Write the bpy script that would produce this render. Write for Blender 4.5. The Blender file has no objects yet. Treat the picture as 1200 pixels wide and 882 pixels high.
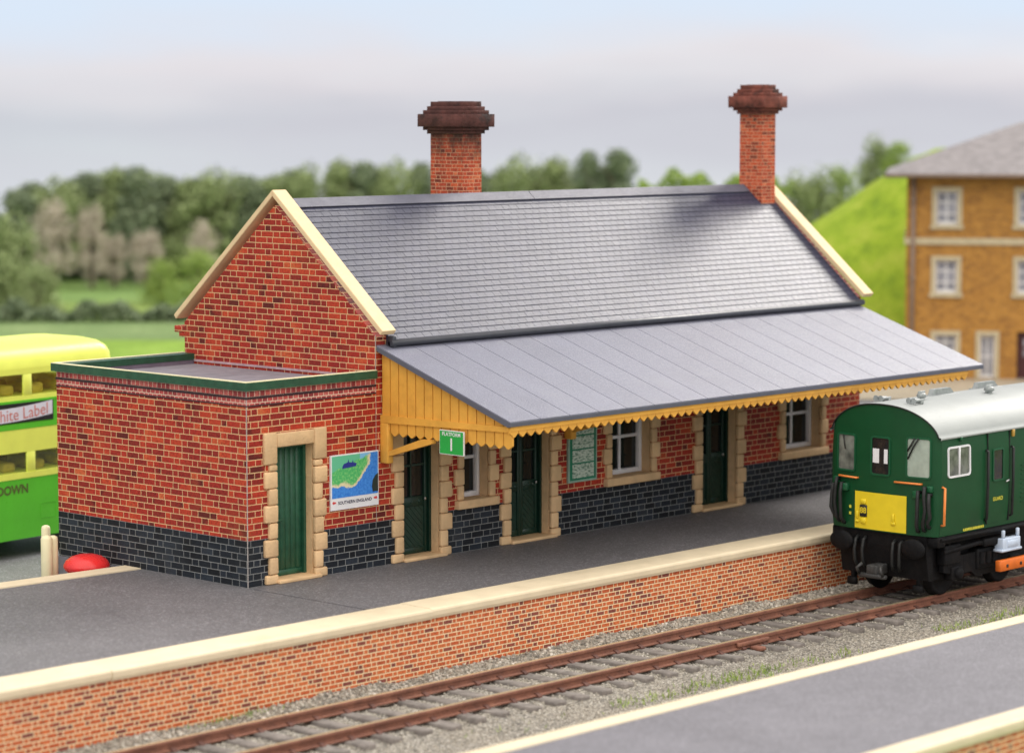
import bpy, bmesh, math, random
from mathutils import Vector, Matrix, noise
R = math.radians
random.seed(7)
scene = bpy.context.scene
COL = scene.collection

# ------------------------------------------------------------------ nodes
class NT:
    def __init__(s, tree): s.t = tree; s.n = tree.nodes; s.l = tree.links
    def new(s, typ, **kw):
        n = s.n.new(typ)
        for k, v in kw.items(): setattr(n, k, v)
        return n
    def put(s, sock, v):
        if v is None: return
        if hasattr(v, 'is_output') or isinstance(v, bpy.types.NodeSocket): s.l.new(v, sock)
        else:
            if sock.type == 'RGBA' and len(v) == 3: v = (*v, 1)
            sock.default_value = v
    def m(s, op, a, b=None, c=None, clamp=False):
        n = s.new('ShaderNodeMath', operation=op, use_clamp=clamp)
        for i, v in enumerate((a, b, c)):
            if v is not None: s.put(n.inputs[i], v)
        return n.outputs[0]
    def ramp(s, fac, stops, interp='LINEAR'):
        n = s.new('ShaderNodeValToRGB'); cr = n.color_ramp; cr.interpolation = interp
        while len(cr.elements) < len(stops): cr.elements.new(0.5)
        for e, (p, c) in zip(cr.elements, stops):
            e.position = p; e.color = (*c, 1) if len(c) == 3 else c
        s.put(n.inputs[0], fac); return n.outputs[0]
    def mix(s, fac, a, b, blend='MIX'):
        n = s.new('ShaderNodeMix', data_type='RGBA', blend_type=blend)
        s.put(n.inputs[0], fac); s.put(n.inputs[6], a); s.put(n.inputs[7], b); return n.outputs[2]
    def noise(s, vec, scale, detail=3, rough=.55, dist=0.0):
        n = s.new('ShaderNodeTexNoise'); s.put(n.inputs['Vector'], vec)
        n.inputs['Scale'].default_value = scale; n.inputs['Detail'].default_value = detail
        n.inputs['Roughness'].default_value = rough; n.inputs['Distortion'].default_value = dist
        return n.outputs[0]
    def sep(s, v): n = s.new('ShaderNodeSeparateXYZ'); s.put(n.inputs[0], v); return n.outputs
    def comb(s, x, y, z):
        n = s.new('ShaderNodeCombineXYZ')
        for i, v in enumerate((x, y, z)): s.put(n.inputs[i], v)
        return n.outputs[0]
    def smooth(s, v, a, b, lo=0., hi=1.):
        n = s.new('ShaderNodeMapRange', interpolation_type='SMOOTHSTEP')
        s.put(n.inputs[0], v)
        for i, k in zip((1, 2, 3, 4), (a, b, lo, hi)): n.inputs[i].default_value = k
        return n.outputs[0]
    def bump(s, h, dist, strength=1.0):
        n = s.new('ShaderNodeBump'); s.put(n.inputs['Height'], h)
        n.inputs['Distance'].default_value = dist; n.inputs['Strength'].default_value = strength
        return n.outputs[0]

def new_mat(name):
    m = bpy.data.materials.new(name); m.use_nodes = True
    t = NT(m.node_tree); b = t.n['Principled BSDF']
    co = t.new('ShaderNodeTexCoord').outputs['Object']
    return m, t, b, co

def paint(name, col, rough=.5, var=.12, scale=6., bump=.004, bscale=40., spec=.4, island=0., metal=0., dirt=None, speck=0., coat=0.):
    """a real painted / cast surface: colour drift, fine grain, slight roughness change, optional dirt and per-piece tint"""
    m, t, b, co = new_mat(name)
    n1 = t.noise(co, scale, 4); n2 = t.noise(co, bscale, 2)
    lo = tuple(c*(1-var) for c in col); hi = tuple(min(1, c*(1+var)) for c in col)
    c = t.ramp(n1, [(.3, lo), (.7, hi)])
    if island:
        g = t.new('ShaderNodeNewGeometry').outputs['Random Per Island']
        c = t.mix(1., c, t.ramp(g, [(0, (1-island,)*3), (1, (1+island,)*3)]), 'MULTIPLY')
    if speck:
        s_ = t.noise(co, bscale*1.6, 1)
        c = t.mix(t.smooth(s_, .55, .75, 0, speck), c, tuple(min(1, x*2.2+.05) for x in col))
    if dirt:
        d = t.noise(co, scale*.6, 5, .65)
        c = t.mix(t.smooth(d, .5, .75, 0, dirt[1]), c, dirt[0])
    t.put(b.inputs['Base Color'], c)
    t.put(b.inputs['Roughness'], t.smooth(n2, .3, .7, max(.05, rough-.08), min(1, rough+.1)))
    b.inputs['Specular IOR Level'].default_value = spec; b.inputs['Metallic'].default_value = metal
    b.inputs['Coat Weight'].default_value = coat
    if bump: t.put(b.inputs['Normal'], t.bump(n2, bump))
    return m

def brick(name, course, st, hd, mortar, stops, mcol, zoff=0., rough=.7, flemish=True, grime=None, edge=.006, wob=.005, soot=None):
    m, t, b, co = new_mat(name)
    tn = t.new('ShaderNodeTexCoord').outputs['Normal']
    nx, ny, nz = t.sep(tn); x, y, z = t.sep(co)
    side = t.m('GREATER_THAN', t.m('ABSOLUTE', nx), .6)
    flat = t.m('GREATER_THAN', t.m('ABSOLUTE', nz), .6)
    u = t.m('ADD', t.m('MULTIPLY', side, y), t.m('MULTIPLY', t.m('SUBTRACT', 1., side), x))
    v = t.m('ADD', t.m('MULTIPLY', flat, y), t.m('MULTIPLY', t.m('SUBTRACT', 1., flat), z))
    w = t.noise(co, 9., 3)
    w2 = t.noise(co, 33., 2)
    u = t.m('ADD', u, t.m('MULTIPLY', t.m('SUBTRACT', w2, .5), wob*1.5))
    v = t.m('ADD', v, t.m('MULTIPLY', t.m('SUBTRACT', w, .5), wob*1.5))
    per = st+hd if flemish else st
    vn = t.m('DIVIDE', t.m('ADD', v, 50.*course+zoff), course)
    row = t.m('FLOOR', vn); fv = t.m('FRACT', vn)
    wr = t.new('ShaderNodeTexWhiteNoise', noise_dimensions='1D'); t.put(wr.inputs['W'], row)
    uu = t.m('ADD', t.m('DIVIDE', t.m('ADD', u, 400.*per), per), t.m('ADD', t.m('MULTIPLY', row, .5), t.m('MULTIPLY', wr.outputs['Value'], .22)))
    cell = t.m('FLOOR', uu); fu = t.m('FRACT', uu)
    if flemish:
        S = st/per
        # joint position wanders from cell to cell so lengths differ
        wc = t.new('ShaderNodeTexWhiteNoise', noise_dimensions='2D'); t.put(wc.inputs['Vector'], t.comb(cell, row, 0.))
        Sj = t.m('ADD', S, t.m('MULTIPLY', t.m('SUBTRACT', wc.outputs['Value'], .5), .10))
        isH = t.m('GREATER_THAN', fu, Sj)
        du = t.m('MINIMUM', t.m('MINIMUM', fu, t.m('SUBTRACT', 1., fu)), t.m('ABSOLUTE', t.m('SUBTRACT', fu, Sj)))
        idx = t.m('ADD', t.m('MULTIPLY', cell, 2.), isH)
    else:
        du = t.m('MINIMUM', fu, t.m('SUBTRACT', 1., fu)); idx = cell
    du = t.m('MULTIPLY', du, per)
    dv = t.m('MULTIPLY', t.m('MINIMUM', fv, t.m('SUBTRACT', 1., fv)), course)
    d = t.m('MINIMUM', du, dv)
    mask = t.smooth(d, mortar*.5-edge*.5, mortar*.5+edge*.5)          # 1 = brick
    wn = t.new('ShaderNodeTexWhiteNoise', noise_dimensions='2D'); t.put(wn.inputs['Vector'], t.comb(idx, row, 0.))
    patch = t.noise(co, 1.6, 3)
    fac = t.m('ADD', t.m('MULTIPLY', wn.outputs['Value'], .86), t.m('MULTIPLY', t.m('SUBTRACT', patch, .5), .8), clamp=True)
    c = t.ramp(fac, stops)
    inner = t.noise(co, 26., 4, .6)
    c = t.mix(1., c, t.ramp(inner, [(.25, (.48, .46, .5)), (.5, (1, 1, 1)), (.76, (1.32, 1.4, 1.3))]), 'MULTIPLY')
    mc = t.mix(t.smooth(t.noise(co, 14., 3), .4, .75, 0., .35), mcol, tuple(k*.6 for k in mcol))
    c = t.mix(mask, mc, c)
    if grime:
        g = t.noise(co, .9, 5, .65)
        c = t.mix(t.smooth(g, .52, .78, 0, grime[1]), c, grime[0])
    if soot:   # real smoke blackening that follows the stack height, broken up by noise
        h = t.m('ADD', z, t.m('MULTIPLY', t.m('SUBTRACT', t.noise(co, 5., 4), .5), 1.0))
        c = t.mix(t.smooth(h, soot[0], soot[1], 0., soot[2]), c, (.02, .017, .016))
    t.put(b.inputs['Base Color'], c)
    b.inputs['Roughness'].default_value = rough; b.inputs['Specular IOR Level'].default_value = .3
    hgt = t.m('ADD', mask, t.m('MULTIPLY', inner, .35))
    t.put(b.inputs['Normal'], t.bump(hgt, .008, .7))
    return m

M = {}
red_stops = [(0, (.12, .014, .012)), (.06, (.24, .022, .015)), (.24, (.27, .020, .015)), (.58, (.39, .029, .017)), (.84, (.49, .056, .022)), (1, (.56, .13, .045))]
M['brick'] = brick('red_brick', .106, .32, .155, .0135, red_stops, (.80, .52, .27), zoff=.0, grime=((.52, .17, .05), .25))
M['blue_brick'] = brick('blue_brick', .112, .32, .16, .0115, [(0, (.006, .007, .010)), (.5, (.012, .016, .024)), (.85, (.024, .031, .044)), (1, (.034, .036, .042))], (.28, .285, .28), zoff=0., rough=.7, grime=((.035, .04, .045), .4))
M['header_brick'] = brick('header_brick', .10, .115, .115, .012, [(0, (.26, .04, .045)), (.5, (.46, .075, .07)), (1, (.56, .15, .13))], (.85, .62, .48), zoff=.03, flemish=False)
M['chimney_brick'] = brick('chimney_brick', .072, .20, .10, .012, [(0, (.20, .035, .02)), (.25, (.42, .06, .028)), (.7, (.56, .085, .032)), (1, (.64, .19, .09))], (.66, .36, .22), wob=.012, grime=((.05, .03, .025), .45), soot=(6.75, 7.5, .85))
M['chimney_brick_clean'] = brick('chimney_brick_clean', .072, .20, .10, .012, [(0, (.20, .035, .02)), (.25, (.42, .06, .028)), (.7, (.56, .085, .032)), (1, (.64, .19, .09))], (.66, .36, .22), wob=.012, grime=((.30, .10, .05), .3), soot=(7.45, 8.1, .6))
M['cap_brick'] = paint('sooty_cap_brick', (.085, .030, .026), .85, .45, 5, .012, 22, dirt=((.016, .014, .015), .95))
M['cap_red'] = paint('red_cap_brick', (.17, .05, .036), .85, .5, 5, .012, 22, dirt=((.018, .014, .014), .9))
M['platform_brick'] = brick('orange_brick', .073, .20, .095, .0165, [(0, (.24, .07, .055)), (.12, (.33, .085, .055)), (.22, (.52, .11, .04)), (.6, (.62, .145, .05)), (1, (.68, .20, .07))], (.93, .74, .46), rough=.7, edge=.006, wob=.004)
M['yellow_brick'] = brick('ochre_brick', .085, .22, .11, .010, [(0, (.28, .125, .03)), (.3, (.40, .185, .035)), (.7, (.46, .22, .042)), (1, (.50, .25, .055))], (.38, .22, .085), grime=((.33, .14, .03), .4))
M['stone'] = paint('sand_stone', (.70, .475, .265), .75, .10, 4, .012, 30, .25, island=.10, dirt=((.42, .29, .17), .35))
M['coping'] = paint('cream_coping', (.72, .61, .43), .65, .06, 2.5, .004, 30, .3, dirt=((.52, .44, .28), .35))
M['barge'] = paint('buff_coping', (.74, .55, .33), .65, .06, 3, .004, 30, .3, dirt=((.55, .42, .25), .3))
M['cream'] = paint('cream_paint', (.80, .73, .47), .5, .06, 3)
M['slate'] = paint('slate_tile', (.044, .046, .078), .40, .08, 2.2, .003, 60, .22, island=.08, dirt=((.075, .075, .10), .35))
M['lead'] = paint('lead_strip', (.11, .11, .145), .5, .12, 3, .004, 40, .2)
M['gutter'] = paint('dark_gutter', (.045, .047, .062), .4, .15, 5, .003, 30, .5)
M['zinc'] = paint('canopy_sheet', (.155, .158, .210), .36, .07, 1.3, .010, 34, .65, island=.05, speck=.5, dirt=((.23, .23, .27), .4))
M['zinc_edge'] = paint('canopy_edge', (.10, .105, .135), .45, .1, 3)
M['ochre'] = paint('ochre_boarding', (.76, .385, .062), .55, .08, 4, .004, 50, .35, island=.05, dirt=((.50, .22, .035), .4))
M['green_trim'] = paint('dark_green_trim', (.018, .075, .040), .42, .25, 8, .005, 40, .45)
M['green_door'] = paint('green_door_paint', (.017, .088, .048), .42, .2, 7, .004, 40, .5, dirt=((.01, .05, .03), .5))
M['shaded_door'] = paint('shaded_green_door_paint', (.006, .032, .021), .4, .25, 8, .004, 40, .5, dirt=((.01, .035, .025), .5))  # dark green, lowered further in colour to stand in for canopy shade
M['white'] = paint('white_paint', (.78, .77, .80), .45, .05, 5)
M['string'] = paint('dark_string_course', (.035, .014, .02), .6, .3, 8)
M['felt'] = paint('annex_felt', (.25, .235, .27), .7, .12, 4, .006, 60, .3, island=.06)
M['felt_side'] = paint('purple_upstand', (.16, .13, .17), .7, .15, 5)
M['glass'] = paint('dark_glass', (.012, .014, .014), .06, .3, 3, 0, 10, .6)
M['card'] = paint('grey_corner_strip', (.42, .38, .36), .7, .2, 5)
M['foundation'] = paint('grey_foundation', (.17, .17, .20), .75, .12, 4)
M['black'] = paint('black_metal', (.006, .006, .007), .6, .4, 9, .004, 40, .18, dirt=((.020, .016, .014), .5))
M['soft_black'] = paint('black_rubber', (.016, .017, .017), .55, .3, 12)
M['steel'] = paint('bright_steel', (.5, .5, .5), .3, .1, 8, .002, 40, .5, metal=1.)
M['grey_metal'] = paint('grey_fitting', (.28, .30, .30), .4, .2, 12, .003, 40, .5)
M['train_green'] = paint('carriage_green', (.005, .062, .020), .38, .10, 2.5, .002, 60, .35, dirt=((.010, .045, .018), .35))
M['train_roof'] = paint('carriage_roof', (.36, .38, .375), .42, .05, 1.5, .003, 30, .45, dirt=((.30, .31, .30), .55))
M['panel_yellow'] = paint('warning_yellow', (.78, .60, .02), .42, .05, 4, .002, 40, .45)
M['handrail'] = paint('orange_rail', (.85, .26, .06), .45, .1, 6)
M['shoe_orange'] = paint('orange_beam', (.72, .16, .02), .5, .12, 6, .003, 40)
M['pale_box'] = paint('pale_blue_box', (.55, .64, .78), .4, .06, 8)
M['cab_glass'] = paint('pale_cab_glass', (.36, .42, .36), .12, .25, 3, 0, 10, .6)
M['yellow_text'] = paint('yellow_lettering', (.65, .60, .06), .5, .05)
M['bus_green'] = paint('bus_green', (.11, .56, .03), .35, .06, 2, .001, 30, .5)
M['bus_yellow'] = paint('bus_yellow', (.84, .92, .15), .4, .05, 2, .001, 30, .45)
M['bus_glass'] = paint('bus_window', (.26, .28, .15), .15, .4, 1.1, 0, 10, .6, dirt=((.42, .35, .10), .8))
M['bus_text'] = paint('bus_lettering', (.10, .13, .03), .5)
M['ad_red'] = paint('advert_lettering', (.62, .20, .17), .5)
M['ad_white'] = paint('advert_banner', (.72, .72, .80), .5, .04)
M['red_gloss'] = paint('red_gloss', (.72, .03, .03), .28, .08, 5, .003, 14, .5)
M['sign_green'] = paint('sign_green', (.02, .36, .06), .45, .05)
M['dark_red_door'] = paint('maroon_door', (.07, .02, .02), .5, .2)
M['far_roof'] = paint('far_slate', (.24, .22, .225), .75, .22, 3, .03, 9, dirt=((.16, .15, .155), .5))
M['pipe'] = paint('grey_downpipe', (.24, .17, .13), .6, .15)
M['far_stone'] = paint('far_stone', (.50, .42, .27), .7, .1)
M['bark'] = paint('bark', (.10, .075, .055), .9, .3, 4, .02, 12)
M['wood_sleeper'] = paint('weathered_sleeper', (.19, .17, .155), .85, .3, 5, .015, 26, .2, island=.25, dirt=((.07, .05, .045), .6))
M['chair_rust'] = paint('rusty_chair', (.11, .045, .033), .8, .3, 10)

def asphalt(name, col, sp=.5):
    m, t, b, co = new_mat(name)
    big = t.noise(co, .55, 5, .6); mid = t.noise(co, 5., 4); fine = t.noise(co, 24., 2, .7); vf = t.noise(co, 40., 1)
    c = t.ramp(big, [(.28, tuple(k*.86 for k in col)), (.5, col), (.72, tuple(k*1.16 for k in col))])
    c = t.mix(1., c, t.ramp(mid, [(.3, (.93,)*3), (.7, (1.07,)*3)]), 'MULTIPLY')
    c = t.mix(t.smooth(fine, .50, .68, 0, sp), c, tuple(k*2.6+.03 for k in col))
    c = t.mix(t.smooth(vf, .5, .26, 0, .55), c, tuple(k*.3 for k in col))
    mpn = t.new('ShaderNodeMapping'); t.put(mpn.inputs[0], co); mpn.inputs['Scale'].default_value = (.45, 1.6, 1)
    scuff = t.noise(mpn.outputs[0], 1.9, 7, .72, .8)
    c = t.mix(t.smooth(scuff, .62, .76, 0, .22), c, (.42, .40, .39))
    stain = t.noise(co, .9, 4, .6, .4)
    c = t.mix(t.smooth(stain, .62, .74, 0, .18), c, tuple(k*.45 for k in col))
    spot = t.noise(co, 3.1, 2)
    c = t.mix(t.smooth(spot, .74, .78, 0, .4), c, (.40, .39, .38))
    t.put(b.inputs['Base Color'], c); b.inputs['Roughness'].default_value = .62; b.inputs['Specular IOR Level'].default_value = .4
    t.put(b.inputs['Normal'], t.bump(t.m('ADD', fine, t.m('MULTIPLY', vf, .6)), .010, .8))
    return m
M['asphalt'] = asphalt('platform_asphalt', (.130, .126, .134))
M['asphalt_near'] = asphalt('near_platform_asphalt', (.160, .155, .175), .3)
M['yard'] = asphalt('yard_asphalt', (.19, .19, .20))
M['pave'] = asphalt('pale_pavement', (.42, .36, .27), .2)

def ballast_mat():
    m, t, b, co = new_mat('ballast')
    vo = t.new('ShaderNodeTexVoronoi'); t.put(vo.inputs['Vector'], co); vo.inputs['Scale'].default_value = 26.
    r = t.sep(vo.outputs['Color'])[0]
    c = t.ramp(r, [(0, (.16, .145, .125)), (.35, (.34, .31, .26)), (.75, (.50, .455, .385)), (1, (.64, .60, .53))])
    d = t.noise(co, .8, 4)
    c = t.mix(t.smooth(d, .4, .7, 0., .4), c, (.45, .39, .30))
    c = t.mix(t.smooth(vo.outputs['Distance'], .25, .75, 0., .6), c, (.05, .045, .04))
    t.put(b.inputs['Base Color'], c); b.inputs['Roughness'].default_value = .85
    t.put(b.inputs['Normal'], t.bump(vo.outputs['Distance'], -.05, .9))
    return m
M['ballast'] = ballast_mat()
def stone_mat():
    m, t, b, co = new_mat('ballast_stone')
    g = t.new('ShaderNodeNewGeometry').outputs['Random Per Island']
    c = t.ramp(g, [(0, (.20, .185, .16)), (.4, (.36, .325, .27)), (.75, (.45, .41, .345)), (1, (.60, .56, .50))])
    t.put(b.inputs['Base Color'], c); b.inputs['Roughness'].default_value = .85
    return m
M['stones'] = stone_mat()
def rail_mat():
    m, t, b, co = new_mat('rail')
    nz = t.sep(t.new('ShaderNodeTexCoord').outputs['Normal'])[2]
    top = t.m('GREATER_THAN', t.m('ABSOLUTE', nz), .8); zz = t.sep(co)[2]
    top = t.m('MULTIPLY', top, t.m('GREATER_THAN', zz, .15))
    n = t.noise(co, 3., 5, .6); n2 = t.noise(co, 30., 3)
    rust = t.ramp(t.m('ADD', t.m('MULTIPLY', n, .6), t.m('MULTIPLY', n2, .4)), [(.3, (.11, .045, .032)), (.55, (.23, .095, .060)), (.75, (.34, .16, .10))])
    c = t.mix(top, rust, (.62, .52, .32))
    t.put(b.inputs['Base Color'], c); t.put(b.inputs['Metallic'], t.m('MULTIPLY', top, .6))
    t.put(b.inputs['Roughness'], t.m('SUBTRACT', .8, t.m('MULTIPLY', top, .5)))
    t.put(b.inputs['Normal'], t.bump(n2, .006, .6))
    return m
M['rail'] = rail_mat()
def grass_mat(name, a, b_, c_, s=.5):
    m, t, b, co = new_mat(name)
    n = t.noise(co, s, 6, .65); n2 = t.noise(co, s*9, 4, .7)
    c = t.ramp(n, [(.3, a), (.5, b_), (.7, c_)])
    c = t.mix(1., c, t.ramp(n2, [(.3, (.75,)*3), (.7, (1.25,)*3)]), 'MULTIPLY')
    t.put(b.inputs['Base Color'], c); b.inputs['Roughness'].default_value = .9; b.inputs['Specular IOR Level'].default_value = .1
    t.put(b.inputs['Normal'], t.bump(n2, .15, .6))
    return m
M['field'] = grass_mat('field_grass', (.10, .17, .055), (.15, .24, .07), (.20, .29, .09), .12)
M['meadow'] = grass_mat('meadow_grass', (.16, .26, .045), (.20, .32, .05), (.26, .38, .07), .35)
M['upper'] = grass_mat('upper_field_grass', (.13, .20, .05), (.19, .27, .07), (.26, .33, .10), .25)
M['crop'] = grass_mat('crop_field_grass', (.12, .18, .075), (.16, .235, .09), (.21, .28, .12), .3)
M['hill'] = grass_mat('hill_grass', (.18, .28, .03), (.29, .40, .035), (.41, .47, .07), 1.1)
def leaf_mat(name, a, b_, tr=.3):
    m, t, b, co = new_mat(name)
    g = t.new('ShaderNodeNewGeometry').outputs['Random Per Island']
    n = t.noise(co, .9, 3)
    f = t.m('ADD', t.m('MULTIPLY', g, .55), t.m('MULTIPLY', n, .55))
    t.put(b.inputs['Base Color'], t.ramp(f, [(.25, a), (.85, b_)])); b.inputs['Roughness'].default_value = .7
    b.inputs['Specular IOR Level'].default_value = .2
    return m
M['leaf_mid'] = leaf_mat('leaf_mid', (.17, .22, .09), (.34, .41, .18))  # foliage green lightened and greyed so the colour carries distant haze
M['leaf_dark'] = leaf_mat('leaf_dark', (.12, .165, .095), (.24, .29, .165))  # darker green with the same distant haze put into its colour
M['leaf_light'] = leaf_mat('leaf_light', (.19, .29, .06), (.36, .46, .12))
M['leaf_pale'] = leaf_mat('leaf_pale', (.40, .345, .28), (.60, .53, .43))
M['tuft'] = leaf_mat('tuft', (.12, .22, .03), (.36, .44, .10))

# ------------------------------------------------------------------ geometry helpers
class MB:
    def __init__(s): s.v = []; s.f = []; s.mi = []; s.sm = []
    def add(s, verts, faces, mi=0, smooth=False):
        o = len(s.v); s.v.extend([tuple(p) for p in verts])
        for f in faces: s.f.append([i+o for i in f]); s.mi.append(mi); s.sm.append(smooth)
    def box(s, x0, x1, y0, y1, z0, z1, mi=0, M4=None):
        v = [Vector((x, y, z)) for z in (z0, z1) for y in (y0, y1) for x in (x0, x1)]
        if M4: v = [M4 @ p for p in v]
        s.add(v, [(0, 2, 3, 1), (4, 5, 7, 6), (0, 1, 5, 4), (2, 6, 7, 3), (0, 4, 6, 2), (1, 3, 7, 5)], mi)
    def bbox(s, x0, x1, y0, y1, z0, z1, bev=.02, seg=2, mi=0, jit=0., M4=None):
        bm = bmesh.new(); bmesh.ops.create_cube(bm, size=1)
        for v in bm.verts:
            v.co = Vector(((x0+x1)/2+v.co.x*(x1-x0), (y0+y1)/2+v.co.y*(y1-y0), (z0+z1)/2+v.co.z*(z1-z0)))
            if jit: v.co += Vector((random.uniform(-jit, jit), random.uniform(-jit, jit)*.5, random.uniform(-jit, jit)))
        bmesh.ops.bevel(bm, geom=bm.edges[:], offset=bev, segments=seg, profile=.5, affect='EDGES')
        s.addbm(bm, mi, True, M4)
    def addbm(s, bm, mi=0, smooth=False, M4=None):
        bm.verts.index_update()
        s.add([(M4 @ v.co) if M4 else v.co.copy() for v in bm.verts], [[v.index for v in f.verts] for f in bm.faces], mi, smooth)
        bm.free()
    def tube(s, pts, r, n=8, mi=0, cap=True):
        pts = [Vector(p) for p in pts]; rings = []
        for i, p in enumerate(pts):
            d = (pts[min(i+1, len(pts)-1)]-pts[max(i-1, 0)]).normalized()
            a = d.orthogonal().normalized() if i == 0 else (prev - d*prev.dot(d)).normalized()
            prev = a; b = d.cross(a); rr = r[i] if isinstance(r, (list, tuple)) else r
            rings.append([p+a*math.cos(2*math.pi*k/n)*rr+b*math.sin(2*math.pi*k/n)*rr for k in range(n)])
        fs = [(i*n+k, i*n+(k+1) % n, (i+1)*n+(k+1) % n, (i+1)*n+k) for i in range(len(pts)-1) for k in range(n)]
        s.add([v for r_ in rings for v in r_], fs, mi, True)
        if cap:
            o = len(s.v)-len(pts)*n
            s.f.append([o+k for k in reversed(range(n))]); s.mi.append(mi); s.sm.append(False)
            s.f.append([o+(len(pts)-1)*n+k for k in range(n)]); s.mi.append(mi); s.sm.append(False)
    def lathe(s, prof, n=24, mi=0, M4=None):
        v = []; 
        for r, z in prof: v += [Vector((r*math.cos(2*math.pi*k/n), r*math.sin(2*math.pi*k/n), z)) for k in range(n)]
        if M4: v = [M4 @ p for p in v]
        fs = [(i*n+k, i*n+(k+1) % n, (i+1)*n+(k+1) % n, (i+1)*n+k) for i in range(len(prof)-1) for k in range(n)]
        s.add(v, fs, mi, True)
    def prism(s, poly, axis, a, b, mi=0, M4=None):
        """poly: 2-D outline; axis 'x' -> (y,z), 'y' -> (x,z), 'z' -> (x,y); extruded from a to b"""
        def P(p, k):
            q = {'x': (k, p[0], p[1]), 'y': (p[0], k, p[1]), 'z': (p[0], p[1], k)}[axis]
            return (M4 @ Vector(q)) if M4 else Vector(q)
        n = len(poly)
        s.add([P(p, a) for p in poly]+[P(p, b) for p in poly],
              [list(range(n))[::-1], [n+i for i in range(n)]]+[(i, (i+1) % n, n+(i+1) % n, n+i) for i in range(n)], mi)
    def mesh(s, me, M4, mi=0):
        s.add([M4 @ v.co for v in me.vertices], [list(p.vertices) for p in me.polygons], mi)
    def build(s, name, mats, parent=None, fixn=True, loc=None):
        me = bpy.data.meshes.new(name); me.from_pydata(s.v, [], s.f)
        for m_ in (mats if isinstance(mats, (list, tuple)) else [mats]): me.materials.append(m_)
        me.polygons.foreach_set('material_index', s.mi); me.polygons.foreach_set('use_smooth', s.sm)
        if fixn:
            bm = bmesh.new(); bm.from_mesh(me); bmesh.ops.recalc_face_normals(bm, faces=bm.faces[:]); bm.to_mesh(me); bm.free()
        me.update()
        o = bpy.data.objects.new(name, me); COL.objects.link(o)
        if parent: o.parent = parent
        if loc: o.location = loc
        return o

def tag(o, label=None, cat=None, group=None, kind=None):
    for k, v in (('label', label), ('category', cat), ('group', group), ('kind', kind)):
        if v: o[k] = v
    return o
def thing(name, label, cat, loc=(0, 0, 0), rz=0., group=None):
    o = bpy.data.objects.new(name, None); COL.objects.link(o); o.location = loc; o.rotation_euler = (0, 0, rz)
    o.empty_display_size = .2
    return tag(o, label, cat, group)
def text_mesh(txt, size, align='CENTER', extrude=.0, shear=0., bold=0.):
    cu = bpy.data.curves.new('lettering', 'FONT'); cu.body = txt; cu.size = size; cu.align_x = align; cu.align_y = 'CENTER'
    cu.extrude = extrude; cu.shear = shear; cu.offset = bold; cu.resolution_u = 3
    ob = bpy.data.objects.new('lettering', cu); COL.objects.link(ob)
    dg = bpy.context.evaluated_depsgraph_get(); me = bpy.data.meshes.new_from_object(ob.evaluated_get(dg))
    bpy.data.objects.remove(ob); bpy.data.curves.remove(cu)
    return me
def face_y(x, y, z): return Matrix.Translation((x, y, z)) @ Matrix.Rotation(R(90), 4, 'X')                # reads along +x, faces -y
def face_mx(x, y, z): return Matrix.Translation((x, y, z)) @ Matrix.Rotation(R(-90), 4, 'Z') @ Matrix.Rotation(R(90), 4, 'X')   # reads along -y, faces -x

# ------------------------------------------------------------------ camera
YAW, PITCH = .8183, -.0977
CAM = Vector((-32.3753, -33.5295, 7.8704))
F = Vector((math.sin(YAW)*math.cos(PITCH), math.cos(YAW)*math.cos(PITCH), math.sin(PITCH)))
RT = Vector((math.cos(YAW), -math.sin(YAW), 0)); UP = RT.cross(F)
cd = bpy.data.cameras.new('camera'); cam = bpy.data.objects.new('camera', cd); COL.objects.link(cam)
cam.matrix_world = Matrix(((RT.x, UP.x, -F.x, CAM.x), (RT.y, UP.y, -F.y, CAM.y), (RT.z, UP.z, -F.z, CAM.z), (0, 0, 0, 1)))
cd.sensor_width = 36; cd.lens = 3182.8/1200*36; cd.clip_end = 3000; cd.clip_start = .5
cd.dof.use_dof = True; cd.dof.focus_distance = 47.5; cd.dof.aperture_fstop = cd.lens*1e-3/.23
scene.camera = cam
FH = Vector((math.sin(YAW), math.cos(YAW), 0))
def far(s, t, z=0.): p = CAM + FH*t + RT*s; return Vector((p.x, p.y, z))      # site axes: s along the yellow building's front, t away from the line

# ------------------------------------------------------------------ light and sky
SUN_TO = Vector((.83, .10, .56)).normalized()
w = bpy.data.worlds.new('World'); scene.world = w; w.use_nodes = True
t = NT(w.node_tree); t.n.clear()
out = t.new('ShaderNodeOutputWorld')
vec = t.new('ShaderNodeTexCoord').outputs['Generated']
va = t.new('ShaderNodeVectorMath', operation='ADD'); t.put(va.inputs[0], vec); va.inputs[1].default_value = (0, 0, .12)
vn = t.new('ShaderNodeVectorMath', operation='NORMALIZE'); t.put(vn.inputs[0], va.outputs[0])
sky = t.new('ShaderNodeTexSky', sky_type='NISHITA'); sky.sun_disc = False
sky.sun_elevation = math.asin(SUN_TO.z); sky.sun_rotation = math.atan2(SUN_TO.x, SUN_TO.y)
sky.air_density = 1.0; sky.dust_density = 1.5; t.put(sky.inputs[0], vn.outputs[0])
bg1 = t.new('ShaderNodeBackground'); t.put(bg1.inputs[0], sky.outputs[0]); bg1.inputs[1].default_value = .10
mp = t.new('ShaderNodeMapping'); t.put(mp.inputs[0], vec); mp.inputs['Scale'].default_value = (1, 1, 4.5)
n1 = t.noise(mp.outputs[0], 4.2, 6, .55, .35)
z = t.sep(vec)[2]
n2 = t.noise(mp.outputs[0], 9., 5, .5)
band = t.m('ADD', z, t.m('MULTIPLY', t.m('SUBTRACT', n2, .5), .035))
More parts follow.
